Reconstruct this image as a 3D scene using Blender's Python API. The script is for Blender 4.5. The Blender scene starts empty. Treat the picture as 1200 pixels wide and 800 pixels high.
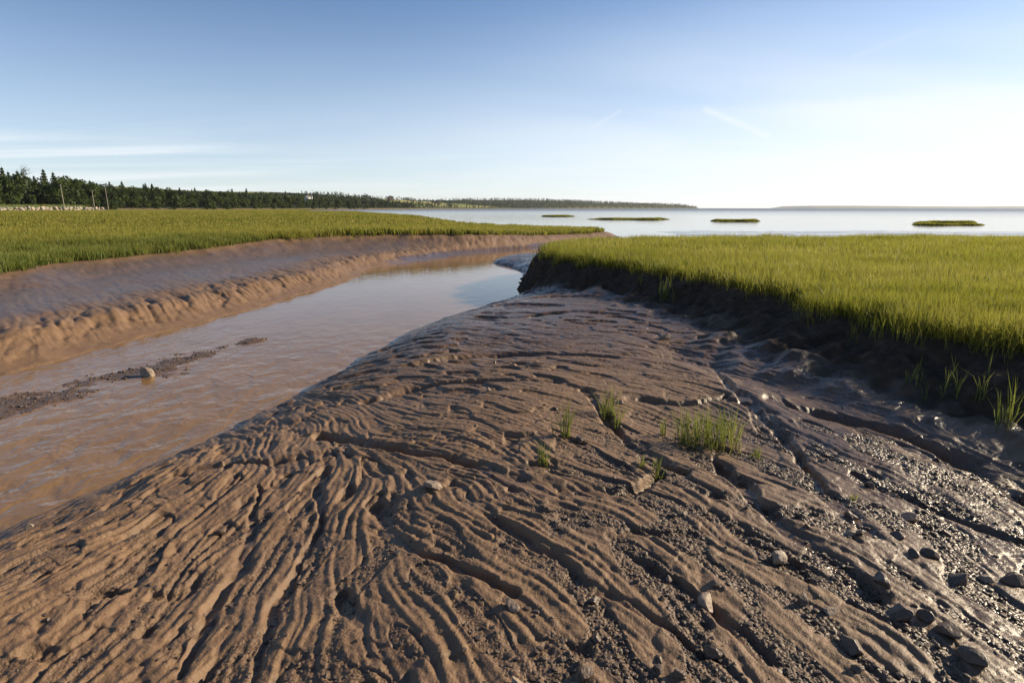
import bpy, math, time
import numpy as np
from mathutils import Vector

T0 = time.time()
RNG = np.random.default_rng(11)
SC = bpy.context.scene
COL = SC.collection
R = math.radians
CAM_Z = 2.0                      # the camera stands 2 m above the water of the creek (z = 0)
FPX, HOR = 667.0, 156.0          # focal length and horizon height in pixels of a 1200 px wide picture
PITCH = math.atan(HOR / FPX)
SUN_AZ, SUN_EL = 70.0, 23.0      # degrees, azimuth measured from +Y (view direction) towards +X


# ------------------------------------------------------------------ numeric helpers
def sstep(a, b, x):
    t = np.clip((x - a) / (b - a), 0, 1)
    return t * t * (3 - 2 * t)


_TAB = np.random.default_rng(3).random(65536).astype(np.float32)


def vnoise(x, y, seed=0):
    """smooth value noise, -1..1"""
    xi = np.floor(x).astype(np.int64); yi = np.floor(y).astype(np.int64)
    fx = (x - xi).astype(np.float32); fy = (y - yi).astype(np.float32)
    fx = fx * fx * fx * (fx * (fx * 6 - 15) + 10); fy = fy * fy * fy * (fy * (fy * 6 - 15) + 10)

    def h(a, b):
        k = (a * 374761393 + b * 668265263 + seed * 1274126177) & 0x7fffffff
        k = ((k ^ (k >> 13)) * 1103515245) & 0x7fffffff
        return _TAB[(k ^ (k >> 15)) & 65535]
    v = (h(xi, yi) * (1 - fx) + h(xi + 1, yi) * fx) * (1 - fy) + (h(xi, yi + 1) * (1 - fx) + h(xi + 1, yi + 1) * fx) * fy
    return v * 2 - 1


def fbm(x, y, oct=4, seed=0, gain=.5):
    s = 0; a = 1; n = 0
    c, sn = math.cos(.6), math.sin(.6)
    for k in range(oct):
        s = s + a * vnoise(x, y, seed + k * 17); n += a; a *= gain
        x, y = (c * x - sn * y) * 2.03 + 5.1, (sn * x + c * y) * 2.03 - 3.7
    return s / n


def seg_dist(x, y, poly, closed=False):
    d = np.full(x.shape, 1e9, np.float32)
    n = len(poly)
    for i in range(n if closed else n - 1):
        ax, ay = poly[i]; bx, by = poly[(i + 1) % n]
        ux, uy = bx - ax, by - ay
        L = ux * ux + uy * uy + 1e-12
        t = np.clip(((x - ax) * ux + (y - ay) * uy) / L, 0, 1)
        d = np.minimum(d, (x - ax - t * ux) ** 2 + (y - ay - t * uy) ** 2)
    return np.sqrt(d)


def inside(x, y, poly):
    c = np.zeros(x.shape, bool)
    n = len(poly)
    for i in range(n):
        ax, ay = poly[i]; bx, by = poly[(i + 1) % n]
        if ay == by: continue
        hit = ((ay > y) != (by > y)) & (x < (bx - ax) * (y - ay) / (by - ay) + ax)
        c ^= hit
    return c


def sdist(x, y, poly):
    """signed distance, positive inside"""
    d = seg_dist(x, y, poly, True)
    return np.where(inside(x, y, poly), d, -d)


def smooth_poly(p, it=2, closed=True):
    p = [tuple(map(float, q)) for q in p]
    for _ in range(it):
        q = []
        n = len(p)
        if not closed: q.append(p[0])
        for i in range(n if closed else n - 1):
            a, b = p[i], p[(i + 1) % n]
            q.append((a[0] * .75 + b[0] * .25, a[1] * .75 + b[1] * .25))
            q.append((a[0] * .25 + b[0] * .75, a[1] * .25 + b[1] * .75))
        if not closed: q.append(p[-1])
        p = q
    return p


def gp(px, py, z):
    """point of the plane at height z seen at pixel (px, py) of the 1200x800 photograph"""
    yv = 400 - py
    up = -FPX * math.sin(PITCH) + yv * math.cos(PITCH)
    fw = FPX * math.cos(PITCH) + yv * math.sin(PITCH)
    t = (z - CAM_Z) / up
    return (px - 600) * t, fw * t


# ------------------------------------------------------------------ plan of the place (metres)
LAND_R = smooth_poly([(-7, -14), (-4.8, -3), (-4.1, .6), (-3.65, 2.3), (-3.2, 3.25), (-2.75, 4.2), (-2.35, 5.5), (-2.15, 7.1),
                      (-1.5, 9.85), (-.1, 12.5), (.75, 13.6), (.85, 15.2), (.7, 16.8), (.0, 19.8), (-.9, 21.8), (-.2, 23.4),
                      (3, 23.6), (10, 24), (20, 24), (40, 22), (90, 14), (220, -20), (220, -120), (-7, -120)], 1)
MARSH_R = smooth_poly([(.75, 14.2), (1.6, 12.3), (2.7, 10.5), (3.35, 8.6), (3.5, 7.2), (3.55, 6.0), (3.9, 5.1), (4.15, 4.4),
                       (4.6, 3.4), (5.1, 2.0), (5.6, 0), (6.2, -4), (6, -14), (6, -118), (215, -118), (215, -22), (90, 8), (40, 17.5),
                       (20, 20), (10, 20.4), (4, 19.6), (1.2, 17.4)], 1)
LAND_L = smooth_poly([(-13, -14), (-9.4, 0), (-7.6, 3.6), (-6.3, 6.7), (-5.6, 10.2), (-5.0, 13.6), (-4.5, 16.6), (-4.9, 18.6), (-4.7, 20.1),
                      (-3.4, 23.2), (-1.6, 26.4), (.9, 29.6), (2.6, 32.6), (5, 36.5), (7.4, 39.4), (7.6, 41.6), (5, 45.5), (-1, 51),
                      (-9, 72), (-22, 110), (-50, 180), (-95, 290), (-125, 400), (-150, 560), (-165, 760), (-420, 900), (-420, -60), (-13, -60)], 1)
MARSH_L = smooth_poly([(-22, 2), (-18, 12), (-14.7, 16.4), (-11.9, 17.9), (-10.3, 21.4), (-7.5, 25.2), (-4.8, 27.1), (-1.7, 28.5),
                       (.6, 32.0), (3.2, 35.6), (5.6, 38.4), (6.4, 40.2), (5, 43.5), (-2, 49.5), (-11, 72), (-25, 110), (-54, 180),
                       (-104, 290), (-136, 400), (-160, 560), (-410, 900), (-410, -50), (-25, -50)], 1)
MARSH_L2 = smooth_poly([(-16, 0), (-12.2, 8), (-10.9, 12.1), (-11.5, 14.3), (-10.9, 16.4), (-9.9, 20.2), (-9.6, 22.5), (-12, 22), (-16, 17), (-24, 8), (-22, -20)], 1)
BAR = [gp(-60, 500, 0), gp(20, 476, 0), gp(100, 452, 0), gp(180, 434, 0), gp(250, 411, 0), gp(300, 398, 0)]

# long incisions in the foreground mud: (pixel polyline, height of the mud, depth, width)
CH = [([(205, 552), (260, 545), (318, 549), (372, 537), (410, 545)], .33, .036, .045),
      ([(372, 496), (430, 512), (480, 530), (545, 545), (590, 572), (650, 589), (700, 590), (745, 592), (772, 570)], .45, .052, .065),
      ([(688, 462), (720, 505), (742, 528), (768, 548), (800, 566)], .45, .045, .05),
      ([(562, 374), (600, 379), (650, 376), (700, 379), (745, 384), (790, 388)], .3, .075, .11),
      ([(585, 362), (620, 357), (680, 350), (730, 343)], .28, .07, .12),
      ([(836, 424), (850, 452), (880, 482), (915, 510), (938, 548), (965, 590), (1010, 640)], .45, .04, .055),
      ([(905, 474), (950, 482), (1010, 490), (1070, 506), (1120, 532), (1165, 560), (1215, 600)], .45, .09, .085),
      ([(540, 592), (590, 625), (640, 668), (700, 705), (760, 745), (820, 790)], .46, .024, .04),
      ([(660, 622), (720, 655), (780, 700), (840, 742), (900, 800)], .46, .022, .04),
      ([(838, 520), (842, 555), (872, 590), (900, 620), (950, 660), (1020, 720)], .46, .034, .045),
      ([(300, 560), (296, 610), (286, 650), (250, 700), (225, 760), (210, 800)], .42, .022, .035),
      ([(372, 560), (380, 600), (360, 640), (330, 690), (318, 740), (300, 800)], .44, .02, .035),
      ([(440, 590), (470, 640), (500, 660), (560, 690), (600, 720)], .45, .028, .045),
      ([(395, 700), (420, 730), (440, 770), (470, 810)], .45, .025, .04),
      ([(70, 600), (120, 590), (170, 575), (220, 556)], .16, .03, .04),
      ([(740, 470), (800, 476), (850, 470)], .45, .04, .05),
      ([(480, 430), (560, 420), (640, 421), (720, 432)], .36, .05, .09),
      ([(430, 466), (500, 455), (580, 458), (650, 462)], .38, .04, .07),
      ([(1000, 560), (1060, 590), (1120, 610), (1200, 640)], .46, .03, .05)]
CHW = [(smooth_poly([gp(a, b, z) for a, b in pl], 2, False), dep, wid) for pl, z, dep, wid in CH]


# ------------------------------------------------------------------ flow-aligned relief (line integral convolution of noise)
FLOW = np.array([(-1.5, 2.5, 86), (-2.6, 2.8, 82), (-2.2, 2.2, 86), (-2, 3.2, 86), (-2.7, 3.4, 80), (-3.3, 2.4, 82), (-1.2, 1.5, 84), (.25, 2.3, 130), (-.5, 1.6, 112), (.8, 1.7, 124), (-.5, 3.6, 146),
                 (-1.7, 3.8, 118), (1, 8, 154), (-.5, 9, 150), (2.5, 8, 150), (-1.2, 6, 157), (1, 5, 150), (2, 5, 122), (1.95, 3.5, 100),
                 (2, 2.4, 98), (1.4, 2.6, 113), (3, 2.5, 102), (2.6, 4, 110), (3, 6, 138), (1.2, 1.4, 112), (.2, 1.2, 122), (.5, 11, 162),
                 (-2.6, 4.6, 130)])


def flow_angle(x, y):
    cx = np.zeros(x.shape); cy = np.zeros(x.shape)
    for a, b, t in FLOW:
        w = 1 / ((x - a) ** 2 + (y - b) ** 2 + .04) ** 1.6
        cx += w * math.cos(2 * R(t)); cy += w * math.sin(2 * R(t))
    return np.arctan2(cy, cx) / 2


class Relief:
    """a regular grid of streaky noise layers that follow the flow direction"""

    def __init__(self, x0, x1, y0, y1, h, scales, steps, seed, wob):
        self.x0, self.y0, self.h = x0, y0, h
        nx, ny = int((x1 - x0) / h), int((y1 - y0) / h)
        self.nx, self.ny = nx, ny
        X, Y = np.meshgrid(x0 + np.arange(nx) * h, y0 + np.arange(ny) * h)
        th = flow_angle(X, Y)
        dL = sdist(X, Y, LAND_L); eR = sdist(X, Y, MARSH_R)
        gy, gx = np.gradient(dL); tl = np.arctan2(gy, gx) - .62
        gy, gx = np.gradient(eR); tr = np.arctan2(gy, gx)
        c, s = np.cos(2 * th), np.sin(2 * th)
        wr = sstep(-1.5, -.9, eR) * .9
        c = c * (1 - wr) + wr * np.cos(2 * tr); s = s * (1 - wr) + wr * np.sin(2 * tr)
        wl = (dL > -1.5) * 1.0
        c = c * (1 - wl) + wl * np.cos(2 * tl); s = s * (1 - wl) + wl * np.sin(2 * tl)
        wob = wob * (1 - .6 * sstep(3.4, 5, Y)); th = np.arctan2(s, c) / 2 + wob * fbm(X * 1.3, Y * 1.3, 3, seed + 50) + wob * .6 * vnoise(X * 5, Y * 5, seed + 51)
        vx, vy = np.cos(th).astype(np.float32).ravel(), np.sin(th).astype(np.float32).ravel()
        rg = np.random.default_rng(seed)
        fy = np.fft.fftfreq(ny)[:, None]; fx = np.fft.rfftfreq(nx)[None]
        k2 = fx * fx + fy * fy
        layers = []
        for wl_ in scales:                      # band-pass noise of the given wavelength
            sg = wl_ / h / 5.0
            f = np.fft.rfft2(rg.standard_normal((ny, nx)))
            f *= np.exp(-2 * (math.pi * sg) ** 2 * k2) - np.exp(-2 * (math.pi * sg * 2.2) ** 2 * k2)
            n = np.fft.irfft2(f, (ny, nx)); layers.append(n / n.std())
        N = np.stack(layers, -1).astype(np.float32).reshape(nx * ny, -1)
        gx0 = np.tile(np.arange(nx, dtype=np.float32), ny); gy0 = np.repeat(np.arange(ny, dtype=np.float32), nx)
        acc = N.copy()
        for sgn in (1, -1):
            px, py = gx0.copy(), gy0.copy()
            lx, ly = vx * sgn, vy * sgn
            for k in range(max(steps)):
                px += lx; py += ly
                i = np.clip(px + .5, 0, nx - 1).astype(np.int32) + np.clip(py + .5, 0, ny - 1).astype(np.int32) * nx
                acc += N[i] * np.array([(.5 + .5 * math.cos(math.pi * k / q)) if k < q else 0 for q in steps], np.float32)
                nx_, ny_ = vx[i], vy[i]
                s_ = np.where(nx_ * lx + ny_ * ly < 0, -1, 1).astype(np.float32)
                lx, ly = nx_ * s_, ny_ * s_
        acc /= acc.std(0)
        # branching drainage: every cell drains along the slope, nudged by small bumps; threads join into rills
        left = (X < -.75 - .35 * (Y - 2.2) + .25 * fbm(X * 2, Y * 2, 2, seed + 60)) & (Y < 4.6)
        up = (Y > 4.4 + .5 * fbm(X, Y, 2, seed + 61)) & ~left
        tx = np.where(left, -.15, np.where(up, -1.0, .45)); ty = np.where(left, 1.0, np.where(up, .45, -1.0))
        onl = dL > -1.5
        gl = np.gradient(dL)
        tx = np.where(onl, -gl[1], tx); ty = np.where(onl, -gl[0], ty)
        sg = np.sign(np.cos(th) * tx + np.sin(th) * ty + 1e-6)
        dx, dy = (np.cos(th) * sg).astype(np.float32), (np.sin(th) * sg).astype(np.float32)
        q = .01 / h
        hn = (1.0 * fbm(X * 7 * q ** .5, Y * 7 * q ** .5, 3, seed + 62) + .45 * fbm(X * 24 * q ** .6, Y * 24 * q ** .6, 2, seed + 63)).astype(np.float32)
        best = np.full((ny, nx), -9, np.float32); recv = np.full((ny, nx), nx * ny, np.int64)
        J, I = np.mgrid[0:ny, 0:nx]
        for oj, oi in ((0, 1), (1, 1), (1, 0), (1, -1), (0, -1), (-1, -1), (-1, 0), (-1, 1), (1, 2), (2, 1), (2, -1), (1, -2), (-1, -2), (-2, -1), (-2, 1), (-1, 2)):
            L_ = math.hypot(oi, oj)
            dot = (dx * oi + dy * oj) / L_
            nb = np.roll(hn, (-oj, -oi), (0, 1))
            sc = dot - 6.0 * (nb - hn) / L_ + .10 * rg.random((ny, nx)).astype(np.float32)
            ok = (dot > .35) & (sc > best)
            jj, ii = J + oj, I + oi
            inb = (jj >= 0) & (jj < ny) & (ii >= 0) & (ii < nx)
            best = np.where(ok, sc, best); recv = np.where(ok, np.where(inb, jj * nx + ii, nx * ny), recv)
        recv = recv.ravel(); cur = np.ones(nx * ny); tot = np.ones(nx * ny)
        for _ in range(260):
            cur = np.bincount(recv, cur, nx * ny + 1)[:-1]; tot += cur
        tot = tot.reshape(ny, nx)
        C = 0
        for lo, sg_, k in ((45, .75, .55), (170, 1.15, 1.0), (650, 1.8, 1.35)):
            m_ = np.fft.rfft2(np.clip(np.log(tot / lo), 0, 1.2)) * np.exp(-2 * (math.pi * sg_) ** 2 * k2)
            C = C + k * np.clip(np.fft.irfft2(m_, (ny, nx)) * 1.6, 0, 1)
        self.g = np.concatenate([acc.reshape(ny, nx, -1), C[..., None].astype(np.float32)], -1)

    def sample(self, x, y):
        u = np.clip((x - self.x0) / self.h, 0, self.nx - 1.001); v = np.clip((y - self.y0) / self.h, 0, self.ny - 1.001)
        i, j = u.astype(np.int32), v.astype(np.int32)
        a = (u - i)[..., None].astype(np.float32); b = (v - j)[..., None].astype(np.float32)
        g = self.g
        r = (g[j, i] * (1 - a) + g[j, i + 1] * a) * (1 - b) + (g[j + 1, i] * (1 - a) + g[j + 1, i + 1] * a) * b
        ed = np.minimum(np.minimum(x - self.x0, self.x0 + self.nx * self.h - x), np.minimum(y - self.y0, self.y0 + self.ny * self.h - y))
        return r, np.clip(ed / .6, 0, 1)


NEAR = Relief(-4.6, 5.4, .2, 9.6, .01, (.27, .13, .05), (22, 27, 28), 5, .45)
FAR = Relief(-17, 9, 4, 34, .03, (.62, .34, .17), (30, 36, 24), 9, .25)


def relief(x, y):
    """three layers of rill noise plus the weight of the fine grid"""
    a, wa = NEAR.sample(x, y)
    b, wb = FAR.sample(x, y)
    wa = wa * sstep(9.5, 7.0, y)
    n = a * wa[..., None] + b * (1 - wa)[..., None]
    n[..., :3] /= np.sqrt(wa ** 2 + (1 - wa) ** 2)[..., None]
    return n, np.maximum(wa, wb)


def terrain(x, y):
    """height and masks of the ground at (x, y): dict of arrays"""
    x = np.asarray(x, np.float64); y = np.asarray(y, np.float64)
    wx = x + .12 * fbm(x * 1.1, y * 1.1, 3, 1) + .05 * fbm(x * 5, y * 5, 2, 2)
    wy = y + .12 * fbm(x * 1.1, y * 1.1, 3, 4) + .05 * fbm(x * 5, y * 5, 2, 6)
    dR, dL = sdist(wx, wy, LAND_R), sdist(wx, wy, LAND_L)
    ex = x + .28 * fbm(x * 1.7, y * 1.7, 3, 21); ey = y + .28 * fbm(x * 1.7, y * 1.7, 3, 22)
    eR, eL, eL2 = sdist(ex, ey, MARSH_R), sdist(ex, ey, MARSH_L), sdist(ex, ey, MARSH_L2)
    r = np.hypot(x, y)
    N, wrel = relief(x, y)
    n1, n2, n3, rill = N[..., 0], N[..., 1], N[..., 2], N[..., 3]
    n1 = n1 + .55 * fbm(x * 3.1, y * 3.1, 3, 68); n2 = n2 + .45 * fbm(x * 6.5, y * 6.5, 2, 69)
    # ---- right land: mud hump, bank, marsh
    zR = np.where(dR > 0, .48 * (1 - np.exp(-np.maximum(dR, 0) / 1.15)) + .035 * sstep(0, .12, dR), .30 * dR)
    zR = zR + .05 * vnoise(x * .8, y * .8, 31) * sstep(.2, 1.5, dR)
    gul = np.exp(-((eR + 1.55) / .30) ** 2) * sstep(7.5, 5.5, y)
    zR = zR - .10 * gul
    t = np.clip((eR + 1.45) / 1.45, 0, 1)
    tb = .45 * t ** 2.2 + .55 * sstep(.45, 1.0, t)
    lump = fbm(x * 3.2, y * 3.2, 3, 71)
    zbank = zR * (1 - tb) + .85 * tb + .14 * lump * np.sin(np.pi * np.clip(t, 0, 1))
    zR = np.where(eR > -1.45, zbank, zR)
    # ---- left land: lobe with terrace, far bank, marsh
    zL = np.where(dL > 0, .33 * sstep(-.15, 1.0, dL) * (1 - .25 * sstep(1.0, 0, dL)) + .06 * sstep(.8, 3, dL) + .1 * sstep(2, 7, dL), .28 * dL)
    zL = zL + .025 * vnoise(x * .6, y * .6, 33) * sstep(.5, 2, dL)
    eLm = np.maximum(eL - .0, eL2)
    t2 = sstep(-1.6, .1, eL2); t1 = np.clip((eL + 2.0) / 2.1, 0, 1) ** 1.6
    zL = np.where(dL > 0, zL * (1 - t2) + np.maximum(zL, .66) * t2, zL)
    zL = np.where(dL > 0, zL * (1 - t1) + (.85 - .42 * sstep(25, 37, y) * sstep(80, 50, r)) * t1, zL)
    z = np.maximum(zR, zL)
    # ---- open water bed and the wet flats off the point
    z = np.maximum(z, -1.6)
    fl = np.exp(-((y - 30 - .12 * x) / 6.5) ** 2) * sstep(.5, 5, x) * sstep(90, 30, x)
    fl2 = np.exp(-((y - 48) / 10) ** 2) * sstep(8, 16, x) * sstep(70, 30, x)
    zf = -.24 + .36 * fl + .27 * fl2 + .10 * fbm(x * .16, y * .55, 4, 41)
    far = r < 140
    z = np.where(far & (dR < 0) & (dL < 0), np.maximum(z, zf), np.where(far & (y > 22), np.maximum(z, np.minimum(zf, .1)), z))
    # ---- gravel bar in the creek
    db = seg_dist(wx, wy, BAR)
    bar = sstep(.75, .05, db) * sstep(-7.2, -5.5, -np.abs(x + 5) * 0 - 5)
    db_w = .95 - .6 * sstep(7.0, 9.0, y)
    bar = sstep(db_w, .0, db)
    z = np.where(bar > 0, np.maximum(z, -.057 + .062 * bar ** .7 + .030 * fbm(x * 2.2, y * 2.2, 3, 52) + .014 * fbm(x * 9, y * 9, 3, 51)), z)
    # ---- rills
    mud = np.where(eR > -.15, 0, np.clip(dR / .25, 0, 1)) * sstep(.0, -.25, eR)
    mudL = np.clip(dL / .3, 0, 1) * sstep(0, -.6, np.maximum(eL, eL2))
    face = sstep(2.6, .6, dL)
    near_k = sstep(16, 9, y)
    groove = np.exp(-((n1 + .50) / .13) ** 2)
    groove2 = np.exp(-(n2 / .13) ** 2)
    groove3 = np.exp(-(n2 / .34) ** 2)
    reg = .72 + .30 * sstep(1.2, -.8, x - .25 * (y - 2)) * sstep(5, 3, y)
    amp = mud * reg * (1 - .55 * sstep(-1.5, -.6, eR))
    wide = sstep(.3, 1.6, x) * sstep(5, 3.5, y)                # wide gravel floors at the right
    P = sstep(-.62 + .45 * wide, -.18 + .40 * wide, n1)
    comb = .35 + .65 * np.maximum(sstep(.2, -1.0, x) * sstep(5, 3.2, y), .75 * sstep(4.2, 5.6, y))
    var = .5 + .85 * sstep(-.35, .45, vnoise(x * .95 + 3, y * .95, 62))
    pit = sstep(.60, .85, vnoise(x * 8.5, y * 8.5, 63)) * sstep(.3, -.3, n1)
    iso = fbm(x * 2.1, y * 2.1, 4, 64)
    ledge = sstep(-.01, .035, iso) + sstep(.24, .27, iso) + sstep(-.27, -.24, iso)
    patch = .25 + .75 * sstep(-.25, .3, vnoise(x * 1.6 + 7, y * 1.6, 65))
    comb = comb * patch
    mid = sstep(-.9, -.2, x) * sstep(5.2, 4.2, y)
    dz = -.0130 * rill * (.35 + .65 * patch) * (1 - .40 * mid) + var * (.0120 * (1 + .45 * mid) * P - .004 * groove) * (1 + .9 * sstep(4, 6, y)) - .004 * comb * groove2 * sstep(-.25, .5, vnoise(x * 2.2, y * 2.2, 61)) + comb * (.003 * sstep(-.15, .05, n2) + .002 * n2) + .0032 * n3 - .022 * pit * sstep(5.5, 3.5, y) + (.006 * ledge) * (.2 + .8 * sstep(5.0, 3.2, y))
    dz = dz * (1 + .5 * (1 - near_k))
    dzl = (-.030 * rill + .018 * P - .012 * groove3 + .006 * n3 + .05 * fbm(x * 1.8, y * 1.8, 4, 66)) * (.25 + .75 * face)
    z = z + wrel * (amp * (dz - .02) + mudL * (dzl - .03) * sstep(.0, .8, dL))
    # ---- long incisions
    chan = np.zeros(x.shape)
    cut = (r < 14) & (dR > -.2)
    if cut.any():
        cx = x[cut] + .035 * fbm(x[cut] * 6, y[cut] * 6, 3, 81); cy = y[cut] + .035 * fbm(x[cut] * 6, y[cut] * 6, 3, 82)
        zz = np.zeros(cx.shape); cc = np.zeros(cx.shape)
        for pl, dep, wid in CHW:
            d = seg_dist(cx, cy, pl)
            w = wid * (.9 + .55 * vnoise(cx * 3, cy * 3, 83))
            e = np.exp(-(d / w) ** 2 * 1.2)
            zz = np.minimum(zz, -dep * (.35 + .85 * sstep(-.45, .3, vnoise(cx * 2.3, cy * 2.3, 84))) * sstep(.08, .75, e)); cc = np.maximum(cc, e)
        z[cut] += zz; chan[cut] = cc
    # ---- grain of the mud
    g = sstep(30, 10, r) * np.clip(mud + mudL, 0, 1)
    floor = sstep(.1, -.5, n1)
    grav = np.clip(floor * sstep(.2, 1.2, x + .25 * (y - 2) * 0 + .35) * sstep(4.6, 3.2, y) + .42 * sstep(1.0, 2.2, x) * sstep(3.4, 2.4, y) * (.45 + 1.2 * fbm(x * 2, y * 2, 2, 93))
                   + .5 * floor * sstep(3.4, 2.2, y), 0, 1) * sstep(-1.35, -1.7, eR) * mud
    grav = np.maximum(grav, bar)
    z = z + g * (.0022 * fbm(x * 22, y * 22, 3, 91) + .0035 * np.abs(vnoise(x * 55, y * 55, 92)) * (.3 + grav))
    # ---- marsh floor
    m = np.maximum(np.maximum(sstep(-.1, .3, eR), sstep(-.1, .3, eL)), sstep(-.1, .3, eL2))
    z = z + m * .05 * fbm(x * 1.5, y * 1.5, 3, 95)
    tall = sstep(70, 110, r) * sstep(0, 6, np.maximum(eL, eR))       # beyond the drawn blades the sheet itself is the top of the sward
    z = z + tall * (.33 + .05 * fbm(x * .5, y * .5, 2, 96))
    wet = np.clip(.75 * sstep(1.0, 2.2, x - .12 * (y - 3)) * sstep(7.5, 5.5, y) + .55 * sstep(.5, .02, dR) * (dR > -3) + .35 * chan + .3 * groove * mud
                  + .72 * mudL * sstep(1.0, 2.6, dL) + .75 * sstep(4.5, 8, y) * mud + .9 * (z < .16) * (y > 22)
                  + .25 * fbm(x * 1.7, y * 1.7, 3, 97), 0, 1)
    peat_and_shade = sstep(-1.25, -.55, eR + .25 * fbm(x * 2, y * 2, 3, 98)) * sstep(.15, -.05, eR)  # right bank face: dark organic mud, and shade put into its colour
    film = np.clip(sstep(.17, .06, z) * (y > 21) * (r < 140) + 1.0 * sstep(.25, .8, chan) * sstep(.9, 1.6, x) * (y < 7), 0, 1)
    return dict(film=film, peat_and_shade=peat_and_shade, z=z, wet=wet, grav=grav, marsh=m, eR=eR, eL=eL, eL2=eL2, dR=dR, dL=dL, bar=bar, tall=tall, mud=mud, floor=floor, n1=n1)


def hgt(x, y):
    return terrain(np.atleast_1d(np.asarray(x, float)), np.atleast_1d(np.asarray(y, float)))['z']


def on_ground(pix):
    """ground points seen at pixels of the photograph"""
    pix = np.asarray(pix, float)
    yv = 400 - pix[:, 1]
    up = -FPX * math.sin(PITCH) + yv * math.cos(PITCH); fw = FPX * math.cos(PITCH) + yv * math.sin(PITCH)
    zs = np.linspace(1.2, 0, 240)
    t = (zs[None] - CAM_Z) / up[:, None]
    X = (pix[:, 0] - 600)[:, None] * t; Y = fw[:, None] * t
    H = hgt(X.ravel(), Y.ravel()).reshape(X.shape)
    k = np.argmax(zs[None] <= H + .003, 1)
    i = np.arange(len(pix))
    return np.stack([X[i, k], Y[i, k], H[i, k]], 1), np.hypot(np.hypot(X[i, k], Y[i, k]), CAM_Z - H[i, k])


# ------------------------------------------------------------------ mesh helpers
def mesh_from(name, V, F3=None, F4=None, attrs=None, smooth=True):
    me = bpy.data.meshes.new(name)
    V = np.ascontiguousarray(V, np.float32)
    me.vertices.add(len(V)); me.vertices.foreach_set("co", V.ravel())
    idx, starts, n = [], [], 0
    for F, k in ((F4, 4), (F3, 3)):
        if F is not None and len(F):
            F = np.ascontiguousarray(F, np.int32)
            idx.append(F.ravel()); starts.append(n + np.arange(len(F), dtype=np.int32) * k); n += F.size
    idx = np.concatenate(idx); starts = np.concatenate(starts).astype(np.int32)
    me.loops.add(len(idx)); me.loops.foreach_set("vertex_index", idx)
    me.polygons.add(len(starts)); me.polygons.foreach_set("loop_start", starts)
    me.polygons.foreach_set("use_smooth", np.full(len(starts), smooth))
    for k, v in (attrs or {}).items():
        v = np.ascontiguousarray(v, np.float32)
        if v.ndim == 2:
            a = me.attributes.new(k, 'FLOAT_COLOR', 'POINT'); a.data.foreach_set("color", v.ravel())
        else:
            a = me.attributes.new(k, 'FLOAT', 'POINT'); a.data.foreach_set("value", v)
    me.update(calc_edges=True)
    return me


def link(name, me, mat, parent=None, **props):
    o = bpy.data.objects.new(name, me)
    if mat is not None and not me.materials: me.materials.append(mat)
    COL.objects.link(o)
    if parent: o.parent = parent
    for k, v in props.items(): o[k] = v
    return o


def thing(name, loc, label, category, group=None):
    o = bpy.data.objects.new(name, None); COL.objects.link(o)
    o.empty_display_size = .2; o.location = loc
    o['label'] = label; o['category'] = category
    if group: o['group'] = group
    return o


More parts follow.
